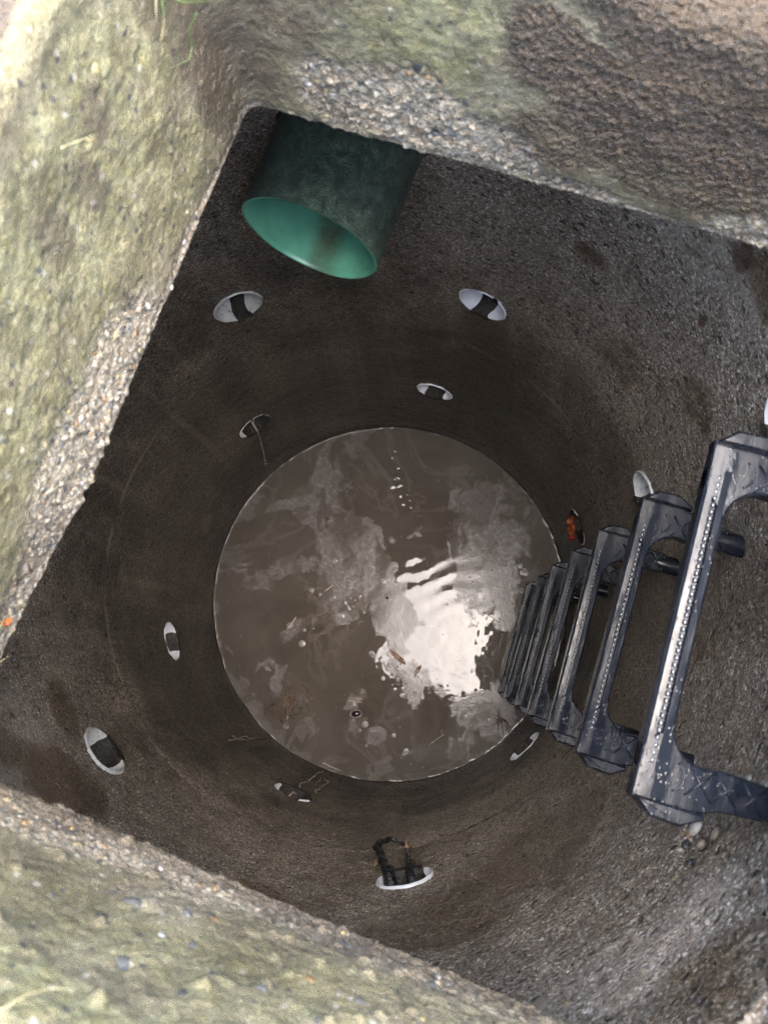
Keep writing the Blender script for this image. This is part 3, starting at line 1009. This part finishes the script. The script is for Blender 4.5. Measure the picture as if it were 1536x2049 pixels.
# ------------------------------------------------------------------ white wall sleeves
def sleeve(idx, label, mat, fill, seed, chip=None):
    """short white pipe cast through the wall, silt lying along its floor; local +Y points out through the wall"""
    deg, z = HOLES[idx]
    p = wall_pt(deg, z)
    e = empty("wall_drain", label, "drain hole", p, rad(deg - 90), "white drain sleeves in the chamber wall")
    rnd = random.Random(seed)
    n, L = 48, 0.16
    ro, ri = HR + .0024, HR - .0014
    prof_ = [(ro, 0.012), (ro, -0.0015), (ro - .0015, -0.003), (ri + .0008, -0.003), (ri, -0.001), (ri, 0.02), (ri, 0.05), (ri, L)]
    V, F = [], []
    for r_, y in prof_:
        for k in range(n):
            a = 2 * math.pi * k / n
            # follow the curve of the round wall
            x = r_ * math.cos(a)
            bow = -(R - math.sqrt(max(R * R - x * x, 0)))
            rr_ = r_
            if y <= 0:
                rr_ = r_ + 0.0012 * math.sin(3 * a + seed) * math.sin(7 * a + 2 * seed)
                if chip and any(abs((math.degrees(a) - c + 180) % 360 - 180) < w for c, w in chip):
                    y2 = 0.008
                else:
                    y2 = y
            else:
                y2 = y
            V.append((rr_ * math.cos(a), y2 + bow, rr_ * math.sin(a)))
    m = len(prof_)
    for i in range(m - 1):
        for k in range(n):
            j = (k + 1) % n
            F.append((i * n + k, i * n + j, (i + 1) * n + j, (i + 1) * n + k))
    b = MB()
    b.add(V, F)
    b.build("sleeve", mat, e, sharp=50)
    b = MB()
    b.dome((0, 0, 0), HR - .001, .012, 4, 20)
    o = b.build("soil_plug", M['soil'], e)
    o.rotation_euler = (rad(90), 0, 0)
    o.location = (0, L - .004, 0)
    # silt
    if fill:
        b = MB()
        V, F = [], []
        ny, nx = 18, 9
        for i in range(ny):
            y = -0.0035 + (L - .01) * (i / (ny - 1)) ** 1.3
            hw = rad(fill) * (1 + 0.05 * math.sin(i * .9 + seed) + rnd.uniform(-.03, .03))
            off = rad(4) * math.sin(i * .7 + seed * 2)
            for j in range(nx):
                a = -math.pi / 2 + off + hw * (2 * j / (nx - 1) - 1)
                edge_ = 1 - abs(2 * j / (nx - 1) - 1) ** 3
                r_ = ri + .0006 - (.0008 + .0038 * edge_ * (1 + rnd.uniform(-.3, .3)))
                if j in (0, nx - 1):
                    r_ = ri + .0008
                x = r_ * math.cos(a)
                V.append((x, y - (R - math.sqrt(R * R - x * x)), r_ * math.sin(a)))
        for i in range(ny - 1):
            for j in range(nx - 1):
                F.append((i * nx + j, i * nx + j + 1, (i + 1) * nx + j + 1, (i + 1) * nx + j))
        # front lip of the silt running over the edge
        b.add(V, F)
        lip = []
        for j in range(nx):
            v = V[j]
            lip.append((v[0], v[1] - .003, v[2] - .004 - rnd.uniform(0, .005)))
        b.add(V[:nx] + lip, [(nx + j, nx + j + 1, j + 1, j) for j in range(nx - 1)])
        b.build("sediment", M['sediment'], e)
    return e


sleeve(0, "white wall sleeve in the shadow, left below the green pipe", M['pvc_dirty'], 20, 1)
sleeve(1, "bright white wall sleeve right of the green pipe", M['pvc'], 23, 2, [(118, 9), (60, 5)])
sleeve(2, "white wall sleeve half hidden behind the second highest step", M['pvc_dirty'], 14, 3)
sleeve(3, "white wall sleeve with a thick black root growing out of it", M['pvc'], 46, 4, [(250, 20)])
sleeve(4, "grey stained wall sleeve at lower left with a broad band of silt", M['pvc_dirty'], 37, 5)
sleeve(5, "white wall sleeve barely showing past the left collar edge", M['pvc'], 22, 6)
sleeve(6, "white wall sleeve with a thin pale root hanging down the dark wall", M['pvc'], 62, 7, [(300, 40), (20, 25)])
sleeve(7, "small white wall sleeve above the far edge of the water", M['pvc'], 36, 8)
sleeve(8, "wall sleeve stuffed with orange leaves beside the lower steps", M['pvc'], 70, 9, [(200, 30), (90, 30)])
sleeve(9, "white wall sleeve at the foot of the steps near the water", M['pvc'], 38, 10)
sleeve(10, "chipped white wall sleeve with pale rootlets at the near water edge", M['pvc'], 66, 11, [(80, 35), (200, 40)])
sleeve(11, "narrow white wall sleeve left of the water", M['pvc'], 34, 12)
sleeve(12, "white wall sleeve at the right edge beyond the top step", M['pvc'], 30, 13)

# ------------------------------------------------------------------ green pipe
ax = Vector((math.cos(PIPE_AX), math.sin(PIPE_AX), -0.04)).normalized()
pipe = empty("green_pipe", "large green plastic inlet pipe sticking out of the chamber wall", "pipe", PIPE_E - ax * 0.2)
side = Vector((-ax.y, ax.x, 0)).normalized()
upv = side.cross(ax)
if upv.z < 0:
    upv = -upv


def pipe_tube(name, profile, mat, silt=False):
    n = 96
    V, A = [], []
    for r_, y in profile:
        for k in range(n):
            a = 2 * math.pi * k / n
            q = ax * (0.2 + y)
            w = 0.0005 * math.sin(3 * a) + .0003 * math.sin(5 * a + 1)
            V.append(tuple(q + (side * math.cos(a) + upv * math.sin(a)) * (r_ + (w if y > -.01 else 0)) + ax * (w * 1.5 if y > -.01 else 0)))
            da = (math.degrees(a) - 268 + 180) % 360 - 180
            A.append(min(1, max(0.0, 1.6 - abs(da - 60 * y) / 11.0)) * 0.95 * min(1, max(.75, -y / .05)))
    F = []
    for i in range(len(profile) - 1):
        for k in range(n):
            j = (k + 1) % n
            F.append((i * n + k, i * n + j, (i + 1) * n + j, (i + 1) * n + k))
    me = mesh_np(name, np.array(V), np.array(F), mat, {"silt": np.array(A)} if silt else None)
    return link(bpy.data.objects.new(name, me), pipe)


ro, ri = PIPE_D / 2, PIPE_D / 2 - .0060
pipe_tube("outer_wall", [(ro, -0.42), (ro, -.3), (ro, -.2), (ro, -.1), (ro, -.02), (ro, -.001), (ro - .0012, 0.0)], M['pipe'])
pipe_tube("inner_bore", [(ro - .0012, 0.0), (ri + .001, 0.0), (ri, -.0012)] + [(ri, -y) for y in np.linspace(.01, .42, 24)], M['pipe_in'], True)
b = MB()
b.dome((0, 0, 0), ri + .002, .01, 3, 24)
o = b.build("soil_plug", M['soil'], pipe)
o.rotation_mode = 'QUATERNION'
o.rotation_quaternion = ax.to_track_quat('Z', 'Y')
o.location = ax * (-0.20)
# grout ring where the pipe enters the wall
b = MB()
V = []
n = 64
mort = []
for k in range(n):
    a = 2 * math.pi * k / n
    base = PIPE_E + (side * math.cos(a) + upv * math.sin(a)) * ro
    # march back along the pipe until the chamber wall
    y = 0
    while math.hypot(*(base - ax * y).xy) < R and y < .5:
        y += .002
    mort.append((base - ax * y) - pipe.location)
b.tube(mort + [mort[0]], [.009 + .003 * math.sin(i * 1.7) for i in range(n + 1)], 6, False)
b.build("grout_ring", mat_plain("grey_grout", (.06, .055, .05), (.13, .12, .10), 60, .6, .003, 150), pipe)

# ------------------------------------------------------------------ steps
STEP_ANG = -16.9
LOW_Z = 0.060
SPACE = 0.305


def arc(cx, cy, r, a0, a1, n):
    return [(cx + r * math.cos(rad(a0 + (a1 - a0) * i / n)), cy + r * math.sin(rad(a0 + (a1 - a0) * i / n))) for i in range(n + 1)]


def make_step():
    """local frame: X along the rung, +Y out to the wall, Z up; origin below the middle of the rung's front edge"""
    e = empty("ladder_step", "", "step")
    H = 0.023
    hw = 0.185                                     # half length of the rung between the end lugs
    xi = 0.137                                     # inner face of the arms
    D = 0.026                                      # rung depth
    b = MB()                                       # the rung with its two raised edges
    sec = [(0.0, -H), (0.0, -.003), (.003, 0.0), (.0088, 0.0), (.0095, -.0055), (.0155, -.0055), (.0162, 0.0), (D - .003, -.0005), (D, -.004), (D, -H)]
    xs = [-hw + .03 + i * (2 * hw - .06) / 16 for i in range(17)]
    V = [(x, y, z) for x in xs for y, z in sec]
    n = len(sec)
    F = []
    for i in range(len(xs) - 1):
        for k in range(n):
            j = (k + 1) % n
            F.append((i * n + k, i * n + j, (i + 1) * n + j, (i + 1) * n + k))
    b.add(V, F)
    b.build("rung", M['step'], e, sharp=35)
    b = MB()                                       # row of small grip studs in the groove
    for i in range(41):
        x = -.146 + i * .0073
        b.prism([(x - .0026, .0108), (x + .0026, .0108), (x + .0026, .0141), (x - .0026, .0141)], -.0058, -.0002, .0005)
    b.build("grip_studs", M['stud'], e)
    for sg in (-1, 1):
        b = MB()                                   # corner and arm seen from above, with the round inner web
        L1 = .125                                  # arm runs straight to here, then a round shank enters the wall
        poly = [(hw - .03, 0.0), (hw, 0.0), (hw + .002, .05), (hw - .010, .085), (hw - .014, L1), (hw - .046, L1), (hw - .048, .085)]
        poly += [(x, y) for x, y in arc(xi - .035 + .003, D + .035, .035, 0, -90, 8)][0:]
        poly += [(xi - .035, 0.0)] if False else []
        poly += [(hw - .0301 - .06 + .03, D)] if False else []
        pts = [(hw - .052, 0.0)] + poly[1:]
        # close back along the inside of the rung
        pts = [p for p in pts]
        if sg < 0:
            pts = [(-x, y) for x, y in reversed(pts)]
        b.prism(pts, -H, -0.0006, 0.0022)
        # shank
        cx = sg * (hw - .030)
        b.tube([(cx, L1 - .012, -H / 2), (cx, L1 + .01, -H / 2), (cx, L1 + .05, -H / 2), (cx, L1 + .09, -H / 2)], [.0135, .016, .0155, .015], 14)
        arm = b.build("arm", M['step'], e, sharp=35)
        # raised lattice cast into the top of the arm
        g = MB()
        x0, x1 = sg * (hw - .045), sg * (hw - .016)
        ys = [.048, .073, .098, .122]
        for y0, y1 in zip(ys[:-1], ys[1:]):
            g.tube([(x0, y0, -.0006), (x1, y1, -.0006)], .0013, 5)
            g.tube([(x1, y0, -.0004), (x0, y1, -.0004)], .0013, 5)
        ring_ = [(sg * (hw - .030) + .015 * math.cos(t), .030 + .015 * math.sin(t), -.0006) for t in [rad(25 + 130 * i / 10) for i in range(11)]]
        g.tube(ring_, .0015, 5)
        g.build("grip_lattice", M['step'], arm)
        # end lug standing out beyond the corner
        b = MB()
        lug = [(hw - .002, .002), (hw + .012, .018), (hw + .013, .048), (hw + .001, .068), (hw - .004, .068), (hw - .004, .002)]
        if sg < 0:
            lug = [(-x, y) for x, y in reversed(lug)]
        b.prism(lug, -H - .001, .009, .003)
        b.build("end_lug", M['step'], e, sharp=30)
    return e


def copy_tree(o, parent=None):
    c = o.copy()
    COL.objects.link(c)
    c.parent = parent
    for ch in o.children:
        copy_tree(ch, c)
    return c


STEP_LABELS = ["lowest black plastic step, just above the muddy water",
               "second lowest black plastic step, above the lowest",
               "third black plastic step up from the water",
               "middle black plastic step, fourth from the water, beside the leafy sleeve",
               "third highest black plastic step in the stair",
               "second highest black plastic step, its corner covering a white sleeve",
               "highest and largest black plastic step, nearest the opening"]
st0 = make_step()
mx, my = 0.4209, -0.1358
for k in range(7):
    o = st0 if k == 6 else copy_tree(st0)
    o.location = (mx, my, LOW_Z + SPACE * k)
    o.rotation_euler = (rad((0.6, -0.8, 0.4, -0.3, 0.7, -0.4, 0.2)[k]), rad((0.5, -.6, .3, .4, -.3, .5, 0)[k]), rad(STEP_ANG - 90 + (0.7, -0.6, .4, -.5, .3, -.3, .2)[k]))
    tag(o, STEP_LABELS[k], "step", "black steps up the chamber wall")

# ------------------------------------------------------------------ roots, twigs, leaves
def wiggle(a, b, n, amp, rnd, sag=0.0):
    a, b = Vector(a), Vector(b)
    off = Vector((0, 0, 0))
    pts = []
    for i in range(n + 1):
        t = i / n
        if 0 < i < n:
            off = off * .55 + Vector((rnd.gauss(0, amp), rnd.gauss(0, amp), rnd.gauss(0, amp)))
        else:
            off = off * .3 if i else off
        pts.append(a.lerp(b, t) + off + Vector((0, 0, -sag * 4 * t * (1 - t))))
    return pts


def root(name, label, cat, paths, mat, group=None):
    """paths: list of (points, r0, r1)"""
    b = MB()
    for pts, r0, r1 in paths:
        n = len(pts)
        b.tube(pts, [r0 + (r1 - r0) * i / (n - 1) for i in range(n)], 6)
    o = b.build(name, mat)
    return tag(o, label, cat, group)


rr_ = random.Random(17)


def wp(deg, z, inn=.006):
    return wall_pt(deg, z, R - inn)


# thin root out of the far left sleeve
main = [wp(126.9, .455, -.02), wp(127.2, .43, .006), wp(128.2, .36, .006), wp(129.2, .30, .006), wp(130.0, .25, .008), wp(131.2, .19, .006), wp(132.0, .14, .006)]
root("hanging_root", "thin pale root hanging from a sleeve down the dark far wall", "root",
     [(main, .0022, .0012), (wiggle(wp(126, .46, -.02), wp(127.6, .40), 4, .003, rr_), .0014, .0008), (wiggle(wp(131.2, .19), wp(131.0, .12), 5, .003, rr_), .0014, .0006),
      (wiggle(wp(131.2, .19), wp(132.8, .125), 5, .003, rr_), .0012, .0006)], M['root_pale'])
# rootlets out of the chipped near sleeve
root("rootlet", "pale rootlets trailing from the chipped sleeve to the water", "root",
     [(wiggle(wp(-112.5, .47, -.01), wp(-110.4, .19), 9, .004, rr_), .0018, .001), (wiggle(wp(-110.6, .40, -.01), wp(-109.2, .16), 8, .004, rr_), .0013, .0007),
      (wiggle(wp(-110.9, .26), wp(-110.0, .05), 6, .004, rr_), .0016, .0009)], M['root_pale'])
root("rootlet", "short crooked pale rootlet right of the chipped sleeve", "root",
     [(wiggle(wp(-106.8, .39), wp(-106.0, .17), 6, .005, rr_), .0018, .001), (wiggle(wp(-106.3, .2), wp(-108.0, .15), 4, .003, rr_), .0012, .0006)], M['root_pale'])
root("rootlet", "pair of pale hair roots stuck to the wall left of the near water edge", "root",
     [(wiggle(wp(-134.5, .43), wp(-131.5, .16), 9, .004, rr_), .0015, .0007), (wiggle(wp(-135.3, .37), wp(-132.0, .22), 7, .004, rr_), .0012, .0006)], M['root_pale'])
# root with a splayed end beside the lowest step
fan = Vector((0.385, -0.405, 0.02))
paths = [(wiggle(wp(-46.5, .40, -.01), fan, 9, .006, rr_), .0022, .0016)]
for k in range(11):
    a = rad(100 + 24 * k + rr_.uniform(-8, 8))
    L = rr_.uniform(.035, .075)
    paths.append((wiggle(fan, fan + Vector((math.cos(a) * L, math.sin(a) * L, rr_.uniform(-.02, .012))), 4, .002, rr_), .0011, .0005))
root("branching_root", "brown root with a splayed tip reaching the water below the steps", "root", paths, M['root_brown'])
# thick black root and broken stub in the bottom sleeve
e = empty("black_root", "thick black curved root rising from the bottom sleeve", "root", wall_pt(-82, 1.13))
base = wall_pt(-82, 1.13)
b = MB()
cv = [wp(-82.2, 1.14, -.03), wp(-82.6, 1.11, .012), wp(-83.8, 1.07, .030), wp(-84.8, 1.02, .036), wp(-84.6, .97, .034), wp(-82.8, .935, .030), wp(-80.8, .93, .022), wp(-79.4, .945, .012)]
pts = []
for i in range(len(cv) - 1):
    for k in range(4):
        t = k / 4
        p = cv[i].lerp(cv[i + 1], t)
        pts.append(p - base + Vector((rr_.gauss(0, .0012), rr_.gauss(0, .0012), rr_.gauss(0, .0012))))
b.tube(pts, [.0105 - .0080 * (i / len(pts)) + .0012 * math.sin(i * 2.1) for i in range(len(pts))], 10)
b.build("root_body", M['root_black'], e)
b = MB()
b.tube([p - base for p in (wp(-81.6, 1.15, -.03), wp(-82.2, 1.12, .018), wp(-83.5, 1.09, .024))], [.012, .011, .005], 8)
b.build("root_collar", M['root_black'], e)
e = empty("root_stub", "broken root stub with a bare orange tip in the bottom sleeve", "root", wall_pt(-78.5, 1.13))
base = wall_pt(-78.5, 1.13)
b = MB()
b.tube([p - base for p in (wp(-78.4, 1.15, -.03), wp(-78.4, 1.11, .012), wp(-78.7, 1.05, .022), wp(-79.0, 1.02, .024))], [.009, .0075, .006, .0055], 9)
b.build("root_body", M['root_black'], e)
b = MB()
b.tube([p - base for p in (wp(-79.0, 1.022, .024), wp(-79.1, 1.005, .026), wp(-79.2, .99, .026), wp(-79.3, .97, .027), wp(-79.3, .96, .027))], [.0046, .0055, .0036, .005, .002], 8)
b.build("bare_tip", M['cut_wood'], e)
tag(MB.build((lambda q: (q.tube([wp(-85.6, 1.03, .004), wp(-85.4, 1.015, .008), wp(-85.2, 1.0, .004)], [.002, .0048, .002], 7), q)[1])(MB()), "bark_chip", M['cut_wood']),
    "small orange bark chip left of the thick black root", "bark")

# wet leaves jammed in the sleeve beside the steps
def leaf_mesh(L, W, curl, fold, seed):
    r = random.Random(seed)
    V, F = [], []
    n, m = 9, 5
    for i in range(n):
        u = i / (n - 1)
        w = W * (math.sin(math.pi * min(1, u ** .8 * .96 + .02)) ** .8) * (1 + .1 * r.uniform(-1, 1)) + .0004
        ang = curl * (u - .5)
        for j in range(m):
            v = 2 * j / (m - 1) - 1
            V.append((v * w * math.cos(fold * abs(v)), L * (math.sin(ang) / max(abs(curl), .01) if curl else u - .5),
                      abs(v) * w * math.sin(fold) + L * (1 - math.cos(ang)) / max(abs(curl), .01) + r.uniform(-1, 1) * .0006))
    k = len(V)
    V += [(x, y, z - .0006) for x, y, z in V]
    for i in range(n - 1):
        for j in range(m - 1):
            q = (i * m + j, i * m + j + 1, (i + 1) * m + j + 1, (i + 1) * m + j)
            F.append(q)
            F.append(tuple(k + t for t in reversed(q)))
    rim = [j for j in range(m)] + [i * m + m - 1 for i in range(1, n)] + [(n - 1) * m + j for j in range(m - 2, -1, -1)] + [i * m for i in range(n - 2, 0, -1)]
    for a_, c_ in zip(rim, rim[1:] + rim[:1]):
        F.append((a_, k + a_, k + c_, c_))
    b = MB()
    b.add(V, F)
    return b


def place(o, p, nrm, spin):
    from mathutils import Quaternion
    o.rotation_mode = 'QUATERNION'
    o.rotation_quaternion = Vector(nrm).to_track_quat('Z', 'Y') @ Quaternion((0, 0, 1), spin)
    o.location = p


for k, (deg, z, L, W, cu, fo, sp, mt, lab) in enumerate([
        (18.6, .474, .05, .016, 2.6, .9, .3, 'leaf', "curled orange leaf hanging at the top of the leafy sleeve"),
        (17.7, .452, .052, .013, 1.7, .6, 1.6, 'leaf', "folded brown and orange leaf across the leafy sleeve"),
        (16.6, .42, .048, .020, .8, .5, .2, 'leaf', "flat wet brown leaf in the middle of the leafy sleeve"),
        (14.6, .40, .042, .016, 1.4, .9, -.4, 'leaf_red', "dark red leaf in the lower end of the leafy sleeve")]):
    o = leaf_mesh(L, W, cu, fo, 300 + k).build("wet_leaf", M[mt])
    p = wp(deg, z, .012)
    place(o, p, (-p.x, -p.y, .5 * R), sp)
    tag(o, lab, "leaf", "leaves jammed in the wall sleeve")

# orange leaf scrap and grass on the collar
o = leaf_mesh(.011, .0035, .7, .4, 401).build("leaf_scrap", M['leaf'])
x, y = st_xy(S0 - .001, -.2)
place(o, (x, y, 2.070), (NX, NY, .5), .5)
tag(o, "tiny orange leaf scrap on the left collar face", "leaf")


def blade(name, label, pts, w, mat):
    """a flat grass blade of real thickness along a curve in s,t,z"""
    P = [Vector((*st_xy(s, t), z)) for s, t, z in pts]
    Q = []
    for i in range(len(P) - 1):
        for k in range(4):
            Q.append(P[i].lerp(P[i + 1], k / 4))
    Q.append(P[-1])
    b = MB()
    n = len(Q)
    V, F = [], []
    for i, p in enumerate(Q):
        d = (Q[min(i + 1, n - 1)] - Q[max(i - 1, 0)]).normalized()
        a = d.cross(Vector((.3, -.4, .8))).normalized()
        nn = d.cross(a)
        ww = .7 * w * (1 - .85 * (i / (n - 1)) ** 2)
        V += [p - a * ww, p + nn * ww * .25, p + a * ww, p - nn * ww * .12]
    for i in range(n - 1):
        for k in range(4):
            j = (k + 1) % 4
            F.append((i * 4 + k, i * 4 + j, (i + 1) * 4 + j, (i + 1) * 4 + k))
    F += [(3, 2, 1, 0), tuple((n - 1) * 4 + k for k in range(4))]
    b.add(V, F)
    return tag(b.build(name, mat), label, "grass", "grass stalks on the collar")


sL = S0 + .006
tuft = empty("grass_tuft", "tuft of green and yellow grass hanging into the far left corner of the collar", "grass", (*st_xy(S0, T1), 2.28))
for pts, w, mt in [([(S0 - .03, T1 - .005, 2.31), (S0 + .006, .275, 2.285), (-.096, .259, 2.241), (-.096, .253, 2.236), (-.096, .248, 2.231), (-.096, .245, 2.225)], .0016, 'straw'),
                   ([(S0 - .02, T1 + .01, 2.31), (S0 + .010, .285, 2.28), (-.096, .261, 2.239), (-.096, .259, 2.231), (-.096, .255, 2.224), (-.096, .252, 2.217)], .0021, 'grass'),
                   ([(S0 - .02, T1, 2.31), (S0 + .010, .275, 2.27), (-.096, .255, 2.221), (-.096, .247, 2.216), (-.096, .240, 2.213), (-.098, .243, 2.198), (-.098, .246, 2.184)], .0008, 'straw'),
                   ([(S0 - .03, T1 - .05, 2.30), (S0 + .008, .232, 2.27), (-.097, .234, 2.257), (-.097, .238, 2.242), (-.097, .240, 2.223)], .0005, 'straw'),
                   ([(S0, T1 + .02, 2.31), (S0 + .010, .27, 2.25), (-.096, .264, 2.231), (-.090, .271, 2.218), (-.090, .286, 2.203), (-.088, .301, 2.188)], .0018, 'grass'),
                   ([(S0, T1 + .01, 2.30), (-.096, .268, 2.235), (-.096, .265, 2.224), (-.096, .267, 2.215)], .0016, 'grass')]:
    o = blade("blade", "", pts, w, M[mt])
    for kk in ("label", "category", "group"):
        if kk in o:
            del o[kk]
    o.parent = tuft
    o.location = -tuft.location
blade("grass_stalk", "small green sprig low in the far left corner of the collar", [(-.088, .280, 2.200), (-.096, .272, 2.189), (-.096, .269, 2.175), (-.096, .260, 2.173), (-.104, .246, 2.178)], .0010, M['grass'])
blade("grass_stalk", "dry straw lying on the upper left collar face", [(-.100, .119, 2.256), (-.098, .131, 2.247), (-.098, .144, 2.236), (-.100, .152, 2.226)], .0008, M['straw'])
blade("grass_stalk", "pale dry blade lying on the near left corner of the collar", [(.085, T0 - .012, 2.302), (.100, T0 + .003, 2.288), (.106, T0 + .004, 2.278), (.118, T0 + .004, 2.268)], .0014, M['straw'])
blade("grass_stalk", "yellow stalk beside the pale blade on the near collar", [(.092, T0 - .010, 2.302), (.098, T0 + .002, 2.293), (.112, T0 + .002, 2.293)], .0008, M['straw'])
blade("grass_stalk", "green stalk poking out at the left end of the collar face", [(sL - .002, -.215, 2.090), (sL, -.204, 2.086), (sL, -.196, 2.086), (sL, -.191, 2.081)], .0008, M['grass'])
blade("grass_stalk", "tan straw at the lower tip of the left collar edge", [(sL, -.236, 2.070), (sL, -.229, 2.059), (sL, -.226, 2.054)], .0008, M['straw'])

# ------------------------------------------------------------------ things on the water
def on_water(o, x, y, z=0.001, rz=0.0):
    o.location = (x, y, z)
    o.rotation_euler = (0, 0, rz)
    return o


def twig(label, pts, r0, mat, group=None, name="twig"):
    return root(name, label, "twig", [(pts, r0, r0 * .5)], mat, group)


twig("brown twig floating in the scum left of the water's middle", wiggle((-.245, -.065, .003), (-.175, -.035, .004), 6, .002, rr_), .0022, M['root_brown'])
twig("pale split straw on the scum left of the brown twig", wiggle((-.345, -.105, .003), (-.315, -.065, .004), 4, .001, rr_), .0024, M['root_pale'])
twig("short pale splinter above the brown twig", wiggle((-.215, .025, .003), (-.19, .045, .003), 3, .001, rr_), .0014, M['root_pale'])
twig("thin brown stick near the lowest step", wiggle((.33, -.05, .003), (.385, -.085, .004), 5, .002, rr_), .0016, M['root_brown'])
twig("pale straw floating toward the near water edge", wiggle((.14, -.49, .002), (.19, -.455, .003), 4, .001, rr_), .0012, M['root_pale'])
twig("thin pale twig by the chipped sleeve at the water edge", wiggle((-.215, -.55, .003), (-.155, -.575, .004), 5, .001, rr_), .0022, M['root_pale'])
twig("tiny forked twig beside the black pod", wiggle((-.13, -.347, .003), (-.085, -.352, .004), 4, .001, rr_), .0013, M['root_pale'])
# heap of twigs
paths = []
for k in range(40):
    c = Vector((-.335 + rr_.gauss(0, .032), -.365 + rr_.gauss(0, .030), .003 + rr_.random() * .008))
    a = rr_.uniform(0, math.pi)
    L = rr_.uniform(.025, .065)
    dv_ = Vector((math.cos(a) * L / 2, math.sin(a) * L / 2, rr_.uniform(-.003, .004)))
    paths.append((wiggle(c - dv_, c + dv_, 5, .0022, rr_), rr_.uniform(.0012, .0028), .0008))
root("twig_heap", "tangled heap of wet brown twigs floating at the near left of the water", "twigs", paths, M['root_brown'])
o = leaf_mesh(.075, .010, .5, .5, 501).build("floating_leaf", M['root_brown'])
on_water(o, .035, -.20, .004, .85)
tag(o, "narrow brown leaf floating left of the bright sky reflection", "leaf")
o = leaf_mesh(.04, .007, .4, .4, 502).build("floating_leaf", M['root_brown'])
on_water(o, .105, -.245, .003, 2.6)
tag(o, "small brown leaf on the lower edge of the bright sky reflection", "leaf")
b = MB()
V, F = [], []
for i in range(9):
    la = -math.pi / 2 + math.pi * i / 8
    for k in range(20):
        t = 2 * math.pi * k / 20
        sx = abs(math.cos(t)) ** .7 * (1 if math.cos(t) > 0 else -1)
        V.append((.0155 * math.cos(la) * sx, .0095 * math.cos(la) * math.sin(t), .006 * math.sin(la)))
for i in range(8):
    for k in range(20):
        F.append((i * 20 + k, i * 20 + (k + 1) % 20, (i + 1) * 20 + (k + 1) % 20, (i + 1) * 20 + k))
b.add(V, F)
pod = empty("seed_pod", "small black oval pod ringed by pale foam on the water", "pod", (-.105, -.39, .003), rad(4))
b.build("pod_body", M['pod'], pod)
b = MB()
b.tube([(.0185 * abs(math.cos(t)) ** .8 * (1 if math.cos(t) > 0 else -1), .012 * math.sin(t), -.001) for t in [2 * math.pi * k / 28 for k in range(29)]], .0022, 6, False)
b.build("foam_rim", M['foam'], pod)

# bubbles and scum clots: far too many to count
fb = MB()
rf = random.Random(5)
clots = [(-.10, -.345, .02, 8), (-.115, -.42, .022, 8), (-.085, -.46, .026, 12), (-.06, -.505, .02, 8), (-.02, -.47, .03, 8), (-.16, -.03, .035, 34), (-.24, .03, .03, 26), (-.20, .135, .03, 34),
         (-.215, .10, .02, 20), (-.10, .0, .02, 18), (.02, -.22, .03, 28), (.03, -.28, .03, 40), (.055, -.30, .03, 26), (-.30, -.1, .04, 30), (-.34, -.41, .03, 26), (-.40, -.27, .03, 14),
         (.04, -.53, .03, 16), (.27, -.33, .05, 26), (.20, -.35, .04, 20), (.31, -.42, .05, 24), (.36, .05, .09, 36), (.45, .12, .02, 14), (.46, .02, .012, 26), (.47, .09, .012, 22), (.28, .20, .06, 14),
         (-.02, .07, .02, 14), (.25, -.50, .03, 16), (-.27, -.42, .02, 14), (.12, -.32, .05, 18), (.40, -.1, .04, 24)]
for cx, cy, s, n in clots:
    for k in range(n // 2):
        x, y = cx + rf.gauss(0, s * .6), cy + rf.gauss(0, s * .6)
        if math.hypot(x, y) > R - .02:
            continue
        r_ = min(.005, .0008 + rf.expovariate(1 / .0011))
        if k % 4 == 0:          # low wrinkled clot under the bubbles
            rc_ = rf.uniform(.006, .014)
            fb.dome((x, y, -.0008), rc_, rf.uniform(.0011, .0017), 3, 12)
        fb.dome((x, y, .0002), r_, r_ * rf.uniform(.35, .8), 3, 8)
for k in range(150):
    a, r0 = rf.uniform(0, 6.28), R * math.sqrt(rf.random()) * .97
    fb.dome((r0 * math.cos(a), r0 * math.sin(a), .0002), rf.uniform(.0008, .0022), .0012, 2, 6)
foam = fb.build("foam", M['foam'])
foam["kind"] = "stuff"
foam["label"] = "grey bubbles and scum clots floating on the muddy water"
